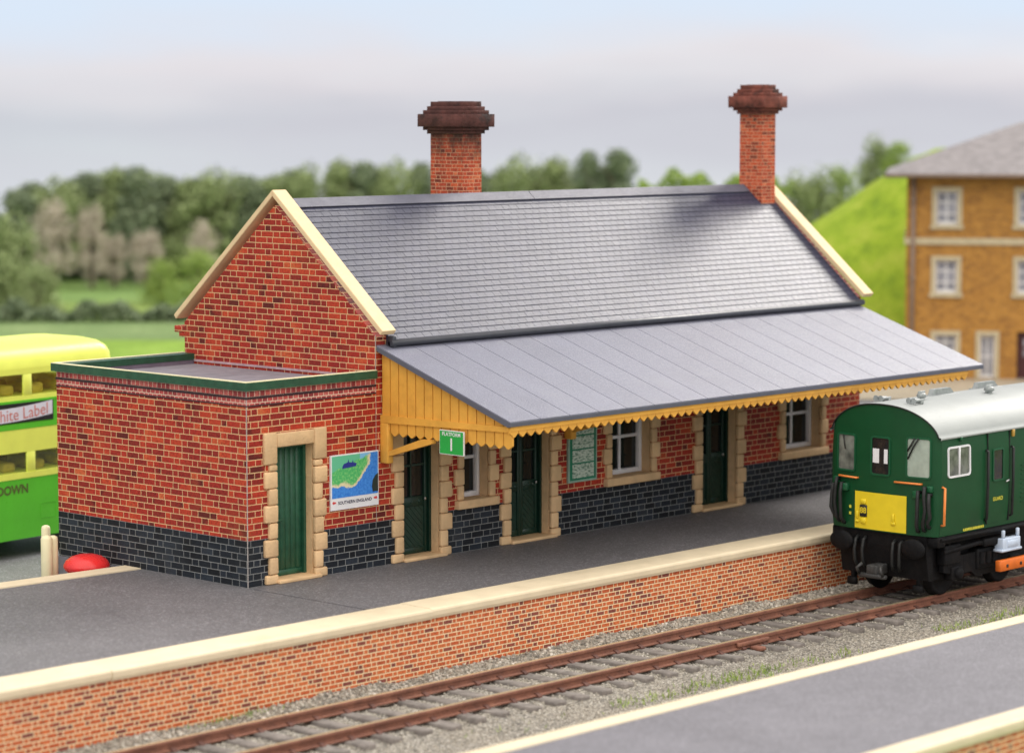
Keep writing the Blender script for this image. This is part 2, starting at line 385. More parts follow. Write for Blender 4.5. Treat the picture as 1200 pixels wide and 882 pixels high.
cc = t.ramp(t.smooth(band, -.03, .045), [(0, (.66, .68, .73)), (.30, (.60, .60, .66)), (.5, (.72, .69, .73)), (.75, (.78, .75, .785)), (1, (.70, .81, .95))])
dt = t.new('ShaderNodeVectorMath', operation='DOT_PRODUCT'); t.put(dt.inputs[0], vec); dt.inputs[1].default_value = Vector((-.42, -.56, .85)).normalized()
cloud_fill = t.mix(t.smooth(dt.outputs['Value'], .05, .95), (.50, .51, .54), (2.4, 2.28, 2.13))      # added front fill: sky brightened on the camera side to light the walls
cc = t.mix(t.smooth(z, .06, .3), cc, cloud_fill)
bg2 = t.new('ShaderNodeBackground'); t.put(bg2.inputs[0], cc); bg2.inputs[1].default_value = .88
mx = t.new('ShaderNodeMixShader')
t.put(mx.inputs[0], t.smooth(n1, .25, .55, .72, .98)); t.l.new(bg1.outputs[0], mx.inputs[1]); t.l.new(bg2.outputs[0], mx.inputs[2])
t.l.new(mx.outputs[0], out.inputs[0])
sd = bpy.data.lights.new('sun', 'SUN'); so = bpy.data.objects.new('sun', sd); COL.objects.link(so)
sd.energy = 2.4; sd.angle = R(19); sd.color = (1, .95, .88)
so.rotation_euler = (-SUN_TO).to_track_quat('-Z', 'Y').to_euler(); so.location = (0, 0, 40)
scene.view_settings.view_transform = 'Standard'; scene.view_settings.look = 'None'; scene.view_settings.exposure = 0.2; scene.view_settings.gamma = 1

# ------------------------------------------------------------------ terrain
GZ = -1.12
mb = MB()
ts = [-80, 20, 60, 90, 150, 200, 400, 1200]; ss = [-900, -200, -60, 0, 60, 200, 900]
def gz(t_): return GZ-.14 if t_ <= 60 else GZ if t_ <= 150 else GZ-.07*(t_-150)
mb.add([far(s_, t_, gz(t_)) for t_ in ts for s_ in ss], [(i*7+j, i*7+j+1, (i+1)*7+j+1, (i+1)*7+j) for i in range(len(ts)-1) for j in range(6)])
tag(mb.build('ground', M['field'], loc=None), kind='structure')
mb = MB(); mb.add([far(-60, 88, GZ+.004), far(9.5, 88, GZ+.004), far(9.5, 111, GZ+.004), far(-60, 111, GZ+.004)], [(0, 1, 2, 3)])
tag(mb.build('meadow', M['meadow']), kind='structure')
mb = MB(); mb.add([far(-60, 117, GZ+.004), far(6, 117, GZ+.004), far(6, 128, GZ+.004), far(-60, 128, GZ+.004)], [(0, 1, 2, 3)])
tag(mb.build('upper_field', M['upper']), kind='structure')
mb = MB(); mb.add([far(-60, 107, GZ+.009), far(9.5, 106, GZ+.009), far(9.5, 115, GZ+.009), far(-60, 115.5, GZ+.009)], [(0, 1, 2, 3)])
tag(mb.build('crop_field', M['crop']), kind='structure')
mb = MB(); mb.add([(-60, -3.3, GZ+.008), (70, -3.3, GZ+.008), (70, 26, GZ+.008), (-60, 26, GZ+.008)], [(0, 1, 2, 3)])
yard = mb.build('yard', M['yard']); tag(yard, kind='structure')
mb = MB()
mb.add([far(6, 84, GZ+.04), far(40, 84, GZ+.04), far(40, 91.5, GZ+.04), far(6, 91.5, GZ+.04)], [(0, 1, 2, 3)])
tag(mb.build('pavement', M['pave']), kind='structure')
# grassy hill behind the yellow brick building
def interp(x, tab):
    for (a, za), (b, zb) in zip(tab, tab[1:]):
        if x <= b: return za+(zb-za)*max(0, (x-a))/(b-a)
    return tab[-1][1]
crest = [(3.5, -1.3), (7, -.1), (9, 1.2), (10.9, 2.75), (11.5, 3.25), (13.2, 4.35), (14.8, 5.5), (16.3, 6.4), (17.2, 6.45), (20, 6.0), (40, 5.0)]
mb = MB(); nS, nT = 74, 40
hill_v = []
def hill_z(s_, t_):
    c_ = interp(s_, crest)
    k = max(0, min(1, (t_-98.8)/7.6)); k = math.sin(k*math.pi/2)**.9
    if t_ > 107: k = max(0., 1-(t_-107)/40)
    return GZ-.05+(c_-GZ)*k + .16*noise.noise((s_*.6, t_*.6, 3.1))*(k > .05) + .05*noise.noise((s_*2.3, t_*2.3, 1.1))
for i in range(nT):
    t_ = 98.2+ (i/(nT-1))**1.3*38
    for j in range(nS):
        s_ = 3+j*.5; hill_v.append(far(s_, t_, hill_z(s_, t_)))
mb.add(hill_v, [(i*nS+j, i*nS+j+1, (i+1)*nS+j+1, (i+1)*nS+j) for i in range(nT-1) for j in range(nS-1)], smooth=True)
tag(mb.build('hill', M['hill']), kind='structure')

# ------------------------------------------------------------------ platforms
PO, PI, PW = -3.585, -2.853, -3.53        # kerb outer edge, kerb inner edge, wall face
pl = thing('station_platform', 'grey platform with cream edging and orange brick face, carrying the station house', 'platform', (0, 0, -1.1))
H = 1.1
mb = MB()
mb.add([(-40, PI, H), (60, PI, H), (60, .12, H), (-2.9, .12, H), (-2.9, 2.78, H), (-40, 5.15, H)], [(0, 1, 2, 3), (0, 3, 4, 5)])
mb.build('surface', M['asphalt'], pl)
mb = MB()
def kerb(mb, x0, x1, yo, yi, zt, s=1, lip=.15):
    # cross-section: rounded nose, overhanging lip
    prof = [(yi, zt-.2), (yi, zt+.012), (yo+s*.05, zt+.012), (yo+s*.012, zt-.004), (yo, zt-.03), (yo, zt-.10), (yo+s*.02, zt-lip), (yo+s*.16, zt-lip)]
    mb.prism(prof, 'x', x0, x1)
kerb(mb, -40, -8.66, PO, PI, H); kerb(mb, -8.652, -2.24, PO-.012, PI, H-.006); kerb(mb, -2.234, 60, PO, PI, H)
mb.build('edging', M['coping'], pl)
mb = MB(); mb.box(-40, 60, PW, -3.0, -.3, H-.155)
mb.build('brick_wall', M['platform_brick'], pl)
mb = MB()
mb.prism([(-40, 5.13), (-2.97, 2.76), (-2.97, 3.20), (-40, 5.57)], 'z', H-.2, H+.02)
mb.build('rear_kerb', M['coping'], pl)
mb = MB(); mb.prism([(-40, 5.10), (-2.97, 2.72), (-2.97, 3.10), (-40, 5.47)], 'z', -.2, H-.201)
mb.build('rear_wall', M['foundation'], pl)
# card joint line across the platform
mb = MB(); mb.box(-2.965, -2.952, PI+.01, -.02, H+.002, H+.004); mb.build('joint', M['gutter'], pl)

np_ = thing('near_platform', 'nearer grey platform strip with cream edging on both sides, in front of the track', 'platform', (0, -12.5, -1.1))
mb = MB(); mb.add([(-40, 1.49, H), (60, 1.49, H), (60, -1.795, H), (-40, -1.795, H)], [(0, 3, 2, 1)])
mb.build('surface', M['asphalt_near'], np_)
mb = MB(); kerb(mb, -40, 60, 1.862, 1.49, H, -1); mb.build('edging', M['coping'], np_)
mb = MB(); kerb(mb, -40, 60, -2.17, -1.795, H, 1); mb.build('edging', M['coping'], np_)
mb = MB(); mb.box(-40, 60, 1.5, 1.80, -.3, H-.155); mb.box(-40, 60, -2.11, -1.8, -.3, H-.155); mb.build('brick_wall', M['platform_brick'], np_)
# whitish scrape across the near platform surface
mb = MB()
px_ = [(3.10, 1.47), (3.7, .95), (4.3, .52), (4.9, .10), (5.6, -.45)]
for k in range(2):
    L_ = []; 
    for i, (a, b) in enumerate(px_): wd = .018+.012*math.sin(i*2+k); L_ += [(a+k*.10+wd, b+wd, H+.004), (a+k*.10-wd, b-wd, H+.004)]
    mb.add(L_, [(2*i, 2*i+1, 2*i+3, 2*i+2) for i in range(len(px_)-1)])
M['scrape'] = paint('scrape', (.30, .28, .30), .8, .4, 12)
mb.build('scrape_mark', M['scrape'], np_)

# ------------------------------------------------------------------ track
RY, GAP, RZ = -4.481, 1.298, -.90
def ballast_z(x, y):
    c_ = -5.13; d = abs(y-c_)
    z_ = -1.105
    if y > -4.1: z_ = -1.10+.11*min(1, (y+4.1)/.5)*(.6+.9*max(-.5, noise.noise((x*.8, 2.2, 0))))
    elif y < -6.1: z_ = -1.125-.02*min(1, (-6.1-y))
    return z_+.018*noise.noise((x*1.3, y*1.3, 0))+.014*noise.noise((x*7, y*7, 5))
nx_, ny_ = 560, 118; x0_, dx_ = -17., .07; y0_, dy_ = -10.72, .0615
mb = MB()
mb.add([(x0_+i*dx_, y0_+j*dy_, ballast_z(x0_+i*dx_, y0_+j*dy_)) for i in range(nx_) for j in range(ny_)],
       [(i*ny_+j, (i+1)*ny_+j, (i+1)*ny_+j+1, i*ny_+j+1) for i in range(nx_-1) for j in range(ny_-1)], smooth=True)
tag(mb.build('ballast', M['ballast'], fixn=False), kind='stuff')
mb = MB()
corners = [Vector((a, b, c)) for c in (-1, 1) for b in (-1, 1) for a in (-1, 1)]
fc = [(0, 2, 3, 1), (4, 5, 7, 6), (0, 1, 5, 4), (2, 6, 7, 3), (0, 4, 6, 2), (1, 3, 7, 5)]
for k in range(26000):
    x = random.uniform(-14, 13)
    q = random.random()
    if q < .5: y = random.uniform(-10.55, -6.2)
    elif q < .72: y = random.uniform(-4.35, -3.55)
    else: y = random.uniform(-6.2, -4.35)
    s_ = random.uniform(.008, .016)
    z_ = ballast_z(x, y)
    if y > -4.1: s_ *= 1.6
    if -6.35 < y < -4.35 and random.random() < .10: continue
    rot = Matrix.Rotation(random.random()*6.28, 3, 'Z') @ Matrix.Rotation(random.random()*6.28, 3, 'X')
    mb.add([rot @ (c_*s_*random.uniform(.65, 1.15))+Vector((x, y, z_+s_*.35)) for c_ in corners], fc)
tag(mb.build('ballast_stones', M['stones'], fixn=False), kind='stuff')

track = thing('railway_track', 'single railway track with rusty rails on grey wooden sleepers running past the brick platform', 'railway track', (0, -5.13, -1.1))
def rail_prof(yc):
    p = [(-.075, 0), (-.075, .022), (-.022, .045), (-.016, .12), (-.042, .135), (-.042, .185), (-.03, .2), (.03, .2), (.042, .185), (.042, .135), (.016, .12), (.022, .045), (.075, .022), (.075, 0)]
    return [(yc+a*1.1, .045+b*.775) for a, b in p]
for yc in (RY+5.13, RY-GAP+5.13):
    mb = MB(); mb.prism(rail_prof(yc), 'x', -30, 50); mb.build('rail', M['rail'], track)
for k in range(50):
    x = -14+k*.56+random.uniform(-.04, .04)
    mb = MB()
    mb.bbox(-.115, .115, -1.15+random.uniform(-.06, .06), 1.16, -.09, .044+random.uniform(-.012, .004), .014, 1, jit=.012, M4=Matrix.Translation((x, 0, 0)) @ Matrix.Rotation(random.uniform(-.025, .025), 4, 'Z'))
    sl_ = mb.build('sleeper', M['wood_sleeper'], track)
    for yc in (RY+5.13, RY-GAP+5.13):
        mb = MB()
        mb.prism([(yc-.125, .03), (yc-.125, .052), (yc-.10, .075), (yc-.04, .095), (yc+.04, .095), (yc+.10, .075), (yc+.125, .052), (yc+.125, .03)], 'x', x-.04, x+.04)
        mb.build('rail_chair', M['chair_rust'], sl_)
# fishplate and joint cover lying against the near rail
mb = MB(); mb.bbox(-.42, .42, -.03, .03, .08, .15, .01, 1, M4=Matrix.Translation((3.1, RY-GAP+5.13-.065, 0))); mb.bbox(-.08, .1, -.26, -.03, .0, .07, .02, 1, M4=Matrix.Translation((3.05, RY-GAP+5.13-.06, 0)))
mb.build('fishplate', M['rail'], track)

# tufts along the near platform
mb = MB()
for (xa, xb, dens, yc_, sp_) in ((-1.8, .3, 150, -7.05, .14), (.3, 2.2, 300, -7.05, .17), (2.2, 4.2, 90, -7.1, .13), (6.6, 9.5, 260, -7.25, .15), (-5, -2.2, 20, -6.9, .2)):
    for k in range(dens):
        x = random.uniform(xa, xb); y = random.gauss(yc_, sp_)+.06*math.sin(x*3)
        h_ = random.uniform(.03, .11); a = random.random()*6.28; lean = random.uniform(.02, .07); wd = .010
        b = Vector((x, y, -1.125)); d = Vector((math.cos(a), math.sin(a), 0)); pn = Vector((-d.y, d.x, 0))*wd
        mb.add([b-pn, b+pn, b+d*lean+Vector((0, 0, h_))], [(0, 1, 2)])
for k in range(70):
    x = random.gauss(-6.6, .5); y = -3.62-abs(random.gauss(0, .1)); b = Vector((x, y, -1.03)); a = random.random()*6.28; d = Vector((math.cos(a), math.sin(a), 0)); pn = Vector((-d.y, d.x, 0))*.009
    mb.add([b-pn, b+pn, b+d*.04+Vector((0, 0, random.uniform(.04, .1)))], [(0, 1, 2)])
tag(mb.build('grass_tufts', M['tuft'], fixn=False), kind='stuff')

# ------------------------------------------------------------------ station house
A, D, L = 2.955, 5.067, 14.143
HB, HA, HE = .784, 3.3, 4.0
RYC, RZT = 2.556, 6.25            # ridge line
TH = .38
st = thing('station_building', 'red brick station house with grey slate roof, two chimneys, long canopy and flat roofed annex', 'station house')
def wall_grid(mb, x0, x1, z0, z1, ops, y=0., th=TH):
    xs = sorted({x0, x1, *[v for o in ops for v in o[:2] if x0 < v < x1]})
    zs = sorted({z0, z1, *[v for o in ops for v in o[2:] if z0 < v < z1]})
    for xa, xb in zip(xs, xs[1:]):
        for za, zb in zip(zs, zs[1:]):
            cx, cz = (xa+xb)/2, (za+zb)/2
            if any(o[0] < cx < o[1] and o[2] < cz < o[3] for o in ops): continue
            for yy, fl in ((y, 0), (y+th, 1)):
                q = [(xa, yy, za), (xb, yy, za), (xb, yy, zb), (xa, yy, zb)]
                mb.add(q if not fl else q[::-1], [(0, 1, 2, 3)])
    for xa, xb, za, zb in ops:
        a, b = max(za, z0), min(zb, z1)
        if a >= b: continue
        mb.add([(xa, y, a), (xa, y, b), (xa, y+th, b), (xa, y+th, a)], [(0, 1, 2, 3)])
        mb.add([(xb, y, a), (xb, y+th, a), (xb, y+th, b), (xb, y, b)], [(0, 1, 2, 3)])
        if zb < z1: mb.add([(xa, y, zb), (xb, y, zb), (xb, y+th, zb), (xa, y+th, zb)], [(0, 1, 2, 3)])
    mb.add([(x0, y, z0), (x0, y, z1), (x0, y+th, z1), (x0, y+th, z0)], [(0, 1, 2, 3)])
    mb.add([(x1, y, z0), (x1, y+th, z0), (x1, y+th, z1), (x1, y, z1)], [(0, 1, 2, 3)])
    for xa, xb in zip(xs, xs[1:]):
        if not any(o[0] < (xa+xb)/2 < o[1] and o[3] > z1 for o in ops): mb.add([(xa, y, z1), (xb, y, z1), (xb, y+th, z1), (xa, y+th, z1)], [(0, 1, 2, 3)])
DT = 2.29
D1, D2, D3, D4 = (-2.319, -1.477), (.632, 1.55), (3.374, 4.457), (8.879, 9.98)
W1, W2, W3 = (2.145, 2.807), (6.17, 7.33), (11.555, 12.757)
WS, WT = .94, 2.36
g = .04
dops = lambda *ds: [(a-g, b+g, -.1, DT+.02) for a, b in ds]
wops = [(a-g, b+g, WS-.1, WT+.02) for a, b in (W1, W2, W3)]
# lower blue brick band
mb = MB()
wall_grid(mb, -A, 0, -.05, HB, dops(D1)); wall_grid(mb, .25, L-.25, -.05, HB, dops(D2, D3, D4))
mb.box(0.001, .249, 0, TH, -.05, HB); mb.box(L-.249, L, 0, TH, -.05, HB)
mb.box(-A, -A+.25, TH+.001, D, -.05, HB); mb.box(-A+.251, L, D-.25, D, -.05, HB); mb.box(L-.25, L, TH+.001, D-.251, -.05, HB)
mb.build('blue_brick_plinth', M['blue_brick'], st, fixn=False)
mb = MB(); mb.box(-A+.004, L-.004, .02, D-.004, GZ-.05, -.051); mb.box(-A-.05, -A+.003, 2.9, D+.06, GZ-.05, -.02); mb.build('foundation', M['foundation'], st)
mb = MB(); mb.box(-A-.003, -A+.008, -.003, .008, 0, 3.30); mb.build('corner_strip', M['card'], st)
mb = MB(); mb.box(-.0025, .007, -.003, .007, HB, 4.02); mb.build('corner_strip', M['card'], st)
# annex
mb = MB()
wall_grid(mb, -A, 0, HB, 3.02, dops(D1)); mb.box(-A, -A+.25, TH+.001, D, HB, 3.02); mb.box(-A+.251, 0, D-.25, D, HB, 3.02)
mb.build('annex_wall', M['brick'], st, fixn=False)
mb = MB(); mb.box(-A, 0, 0, TH, 3.02, HA); mb.box(-A, -A+.25, TH+.001, D, 3.02, HA); mb.box(-A+.251, 0, D-.25, D, 3.02, HA)
mb.build('header_course', M['header_brick'], st)
mb = MB()
for z0, z1, e in ((3.135, 3.172, .014), (3.012, 3.032, .010)):
    mb.box(-A-e, 0, -e, .05, z0, z1); mb.box(-A-e, -A+.05, .051, D+e, z0, z1)
mb.build('string_course', M['string'], st)
tz0, tz1, tz2 = 3.28, 3.415, 3.428
mb = MB()
mb.box(-A-.07, -A+.02, -.07, D+.07, tz0, tz1); mb.box(-A+.021, -.02, -.07, .02, tz0, tz1); mb.box(-A+.021, -.004, D-.275, D+.07, tz0+.02, tz1)
tr = mb.build('parapet_trim', M['green_trim'], st)
mb = MB()
mb.box(-A-.066, -A+.016, -.066, D+.066, tz1+.001, tz2); mb.box(-A+.0165, -.024, -.066, .016, tz1+.001, tz2); mb.box(-A+.0165, -.006, D-.02, D+.066, tz1+.001, tz2)
mb.build('trim_capping', M['cream'], tr)
mb = MB()
k = 8; w_ = (D-.5)/k
for i in range(k): mb.box(-A+.255, -.004, .25+i*w_+.008, .25+(i+1)*w_-.008, 3.15, 3.225)
mb.box(-A+.255, -.004, .25, D-.25, 3.08, 3.149)
mb.build('annex_roof', M['felt'], st)
mb = MB(); mb.box(-A+.253, -.004, D-.262, D-.253, 3.2, 3.309); mb.box(-A+.252, -A+.262, .255, D-.263, 3.2, 3.3); mb.build('roof_upstand', M['felt_side'], st)
mb = MB(); mb.box(-.016, -.002, .06, D-.06, 3.27, 3.31); mb.build('flashing', paint('pale_flashing', (.45, .30, .32), .6, .2, 8), st)
# main walls
mb = MB(); wall_grid(mb, .25, L-.25, HB, HE, dops(D2, D3, D4)+wops); mb.box(.251, L-.251, D-.25, D, HB, HE)
mb.build('front_wall', M['brick'], st, fixn=False)
RS = (RZT-3.93)/(RYC+.10)
gp = [(0, HB), (D, HB), (D, HE-.02), (RYC, RZT-.06), (0, HE-.02)]
for x0 in (0, L-.25):
    mb = MB(); mb.prism(gp, 'x', x0, x0+.25); mb.build('gable_wall', M['brick'], st)
for x0, dz in ((-.06, 0), (L-.20, -.05)):
    mb = MB(); x1 = x0+.33
    mb.prism([(-.24, 4.105+dz), (RYC, 6.465+dz), (RYC, 6.345+dz), (-.18, 4.03+dz)], 'x', x0, x1)
    mb.prism([(D+.24, 4.105+dz), (RYC+.002, 6.465+dz), (RYC+.002, 6.345+dz), (D+.18, 4.03+dz)], 'x', x0, x1)
    o = mb.build('gable_coping', M['barge'], st)
    bv = o.modifiers.new('bevel', 'BEVEL'); bv.width = .014; bv.segments = 2
mb = MB(); mb.bbox(.0, .24, D+.005, D+.30, 3.78, 3.90, .012, 1); mb.bbox(.01, .23, D+.005, D+.18, 3.70, 3.779, .01, 1); mb.build('corbel', M['brick'], st)
# slate roof: every slate is real geometry
SL = math.hypot(RYC+.10, RZT-3.93); ct, sn = (RYC+.10)/SL, (RZT-3.93)/SL
def slope(back):
    def P(x, s, n_):
        y = -.10+ct*s-sn*n_; z = 3.93+sn*s+ct*n_
        return (x, (2*RYC-y) if back else y, z)
    return P
mb = MB()
rows = 25; rh = SL/rows; tw = .205
for back in (0, 1):
    P = slope(back)
    mb.add([P(x, s, n_) for n_ in (-.09, -.012) for s in (0, SL) for x in (.26, L-.18)], [(0, 2, 3, 1), (4, 5, 7, 6), (0, 1, 5, 4), (2, 6, 7, 3), (0, 4, 6, 2), (1, 3, 7, 5)])
    for r_ in range(rows):
        s0 = r_*rh-.01; x = .27-(tw/2 if r_ % 2 else 0)
        while x < L-.19:
            xa, xb = max(.265, x+.0032), min(L-.185, x+tw-.0032); x += tw
            if xb-xa < .03: continue
            j = random.uniform(-.001, .001); lift = .015+random.uniform(-.001, .001); tilt = random.uniform(-.0005, .0005)
            mb.add([P(xa, s0+j, lift+tilt), P(xb, s0+j, lift-tilt), P(xb, s0+rh+.02, .004-tilt), P(xa, s0+rh+.02, .004+tilt),
                    P(xa, s0+j, -.008), P(xb, s0+j, -.008)], [(0, 1, 2, 3), (4, 5, 1, 0), (0, 3, 4), (1, 5, 2)])
rf = mb.build('slate_roof', M['slate'], st, fixn=False)
for xa, xb in ((.275, 6.62), (6.635, 13.40)):
    mb = MB()
    for back in (0, 1):
        P = slope(back)
        mb.add([P(x, s, n_) for n_ in (.02, .042) for s in (SL-.20, SL+.03) for x in (xa, xb)], [(0, 2, 3, 1), (4, 5, 7, 6), (0, 1, 5, 4), (2, 6, 7, 3), (0, 4, 6, 2), (1, 3, 7, 5)])
    mb.build('ridge_strip', M['lead'], rf)
mb = MB(); mb.tube([(.22, -.14, 3.875), (L-.12, -.14, 3.875)], .062, 10); mb.box(.22, L-.12, -.13, -.03, 3.82, 3.90); mb.build('gutter', M['gutter'], st)
mb = MB(); mb.tube([(.22, D+.14, 3.875), (L-.12, D+.14, 3.875)], .062, 10); mb.build('gutter', M['gutter'], st)
mb = MB(); mb.bbox(.25, .34, -.18, -.04, 3.80, 4.0, .02, 2); mb.build('gutter_end', M['gutter'], st)

def chimney(x0, x1, y0, y1, zb, zt, bm_='chimney_brick'):
    h_ = .60
    mb = MB(); mb.box(x0, x1, y0, y1, zb, zt-h_); stk = mb.build('chimney', M[bm_], st)
    mb = MB(); z = zt-h_
    for dz, e in ((.066, .05), (.066, .106), (.23, .18), (.075, .106), (.075, .05), (.09, .002)):
        mb.bbox(x0-e, x1+e, y0-e, y1+e, z-.012, z+dz, .004, 1, jit=.004); z += dz
    mb.box(x0+.1, x1-.1, y0+.1, y1-.1, z-.02, z+.006)
    mb.build('chimney_cap', M['cap_brick' if bm_ == 'chimney_brick' else 'cap_red'], stk)
    return stk
chimney(4.95, 5.46, 2.70, 3.57, 4.6, 8.03)
tag(chimney(13.46, 13.92, 2.12, 2.72, 5.0, 8.40, 'chimney_brick_clean'), 'slimmer chimney standing at the far gable end')

# stone surrounds, doors and windows
def surround(parent, xa, xb, z0, zt, door=True):
    mb = MB()
    for sgn, xe in ((-1, xa), (1, xb)):
        def blk(w_, za, zb_, by=.0):
            e = random.uniform(-.012, .012)
            x0, x1 = (xe-w_+e, xe) if sgn < 0 else (xe, xe+w_+e)
            mb.bbox(x0, x1, -.062+random.uniform(-.006, .006), .03, za+.004, zb_-.004, .026, 2, jit=.004)
        if door:
            hs = [(.27, .15), (.19, .27), (.275, .275), (.19, .255), (.275, .275), (.19, .255), (.275, .265), (.17, .105)]
            top = zt-.28; k = (top-.0)/sum(h for _, h in hs); z = 0.
            for w_, h in hs: blk(w_, z, z+h*k); z += h*k
            blk(.285, top, zt+.26)
        else:
            hs = [(.15, .27), (.235, .30), (.15, .27), (.235, .30), (.15, .28)]
            k = (zt-z0)/sum(h for _, h in hs); z = z0
            for w_, h in hs: blk(w_, z, z+h*k); z += h*k
            blk(.25, zt, zt+.25)
        x0, x1 = (xe-.038, xe-.001) if sgn < 0 else (xe+.001, xe+.038)
        mb.box(x0, x1, .031, TH+.02, z0, zt)
    mb.bbox(xa+.002, xb-.002, -.05, TH+.02, zt, zt+.235, .02, 2)
    mb.build('stone_surround', M['stone'], parent)
    mb = MB()
    if door: mb.bbox(xa-.03, xb+.10, -.115, TH, 0.002, .062, .012, 2)
    else: mb.bbox(xa-.20, xb+.20, -.11, TH, z0-.155, z0-.002, .018, 2)
    mb.build('sill', M['stone'], parent)
def part_empty(name, parent, loc=(0, 0, 0), label=None):
    o = bpy.data.objects.new(name, None); COL.objects.link(o); o.parent = parent; o.location = loc
    o.empty_display_size = .1
    if label: o['label'] = label
    return o
def diag(mb, xa, xb, za, zb, y, chev=False):
    cx = (xa+xb)/2
    spans = [(xa, xb, 1)] if not chev else [(xa, cx, -1), (cx, xb, 1)]
    for x0, x1, sg in spans:
        for k in range(-10, 40):
            bm = bmesh.new(); bmesh.ops.create_cube(bm, size=1)
            q = Matrix.Translation((x0, y, za-1+k*.115)) @ Matrix.Rotation(R(45*sg), 4, 'Y') @ Matrix.Diagonal((6, .02, .075, 1))
            bm.transform(q)
            for co, no in (((x0+.005, 0, 0), (-1, 0, 0)), ((x1-.005, 0, 0), (1, 0, 0)), ((0, 0, za), (0, 0, -1)), ((0, 0, zb), (0, 0, 1))):
                bmesh.ops.bisect_plane(bm, geom=bm.verts[:]+bm.edges[:]+bm.faces[:], plane_co=co, plane_no=no, clear_outer=True)
            if len(bm.faces) > 1: mb.addbm(bm)
            else: bm.free()
def plank_door(xa, xb):
    d = part_empty('door', st, label='plain green plank door in the annex'); z0, z1 = .064, DT; y = .20
    mb = MB()
    mb.box(xa+.001, xa+.055, y-.02, TH, z0, z1-.002); mb.box(xb-.055, xb-.001, y-.02, TH, z0, z1-.002); mb.box(xa+.056, xb-.056, y-.02, TH, z1-.06, z1-.002)
    mb.build('door_frame', M['green_door'], d)
    mb = MB(); n_ = 6; w_ = (xb-xa-.116)/n_
    for i in range(n_): mb.bbox(xa+.058+i*w_+.002, xa+.058+(i+1)*w_-.002, y+.04, y+.07, z0+.10, z1-.062, .0045, 1)
    mb.bbox(xa+.058, xb-.058, y+.025, y+.07, z0, z0+.098, .008, 1); mb.box(xa+.056, xb-.056, y+.072, y+.10, z0, z1-.062)
    mb.build('door_leaf', M['green_door'], d)
    mb = MB(); mb.bbox(xa+.07, xa+.30, y-.04, y-.005, 1.0, 1.04, .008, 1); mb.bbox(xa+.08, xa+.15, y-.004, y+.041, .92, 1.09, .008, 1)
    mb.build('door_handle', M['green_door'], d)
    surround(d, xa, xb, 0, DT)
def glazed_door(xa, xb, leaves, label):
    d = part_empty('door', st, label=label); z0, z1 = .064, DT; y = .22
    mb = MB()
    mb.box(xa+.001, xa+.05, y-.02, TH, z0, z1-.002); mb.box(xb-.05, xb-.001, y-.02, TH, z0, z1-.002); mb.box(xa+.051, xb-.051, y-.02, TH, z1-.05, z1-.002)
    mb.build('door_frame', M['shaded_door'], d)
    W_ = (xb-xa-.104)/leaves
    for i in range(leaves):
        a = xa+.052+i*W_+.004; b = a+W_-.008
        mb = MB(); yy = y+.02 + .012*i
        for p, q in ((a, a+.075), (b-.075, b)): mb.bbox(p, q, yy, yy+.06, z0, z1-.055, .006, 1)
        for p, q in ((z0, z0+.11), (.90, 1.08), (z1-.14, z1-.056)): mb.bbox(a+.076, b-.076, yy+.003, yy+.06, p, q, .006, 1)
        if leaves == 1: mb.box((a+b)/2-.014, (a+b)/2+.014, yy+.012, yy+.05, 1.081, z1-.141)
        mb.box(a+.076, b-.076, yy+.012, yy+.05, 1.62, 1.655)
        diag(mb, a+.076, b-.076, z0+.111, .899, yy+.03)
        mb.box(a+.07, b-.07, yy+.045, yy+.058, z0+.10, .905)
        # carved rosettes along the lock rail
        for q in (.25, .5, .75): mb.lathe([(.001, .014), (.02, .012), (.035, 0)], 10, M4=Matrix.Translation((a+q*(b-a), yy+.002, .99)) @ Matrix.Rotation(R(90), 4, 'X'))
        lf = mb.build('door_leaf', M['shaded_door'], d)
        mb = MB(); mb.box(a+.07, b-.07, yy+.052, yy+.057, 1.07, z1-.13); mb.build('pane', M['glass'], d)
    mb = MB(); mb.bbox(xb-.16, xb-.12, y-.02, y+.02, 1.0, 1.05, .01, 2); mb.build('door_handle', M['steel'], d)
    surround(d, xa, xb, 0, DT)
def sash_window(xa, xb, cols=2):
    wd = part_empty('window', st); y = .21; z0, z1 = WS+.002, WT
    mb = MB()
    e = .075
    mb.bbox(xa+.002, xa+e, y, y+.14, z0, z1, .006, 1); mb.bbox(xb-e, xb-.002, y, y+.14, z0, z1, .006, 1)
    mb.bbox(xa+e, xb-e, y+.004, y+.14, z0, z0+.09, .006, 1); mb.bbox(xa+e, xb-e, y+.004, y+.14, z1-.08, z1, .006, 1)
    mb.build('window_frame', M['white'], wd)
    mb = MB(); zc = (z0+z1)/2
    mb.bbox(xa+e, xb-e, y+.06, y+.12, zc-.03, zc+.03, .006, 1)
    for i in range(1, cols):
        x = xa+(xb-xa)*i/cols
        for p, q in ((z0+.09, zc-.031), (zc+.031, z1-.08)): mb.bbox(x-.028, x+.028, y+.06, y+.12, p, q, .006, 1)
    mb.build('glazing_bar', M['white'], wd)
    mb = MB(); mb.box(xa+.02, xb-.02, y+.10, y+.11, z0+.02, z1-.02); mb.build('pane', M['glass'], wd)
    surround(wd, xa, xb, WS, WT, False)
plank_door(*D1)
glazed_door(*D2, 1, 'single dark green door with a glazed upper half, under the near end of the canopy')
glazed_door(*D3, 2, 'double dark green doors between the narrow window and the timetable board')
glazed_door(*D4, 2, 'double dark green doors between the two wide windows')
sash_window(*W1, cols=1); sash_window(*W2); sash_window(*W3)

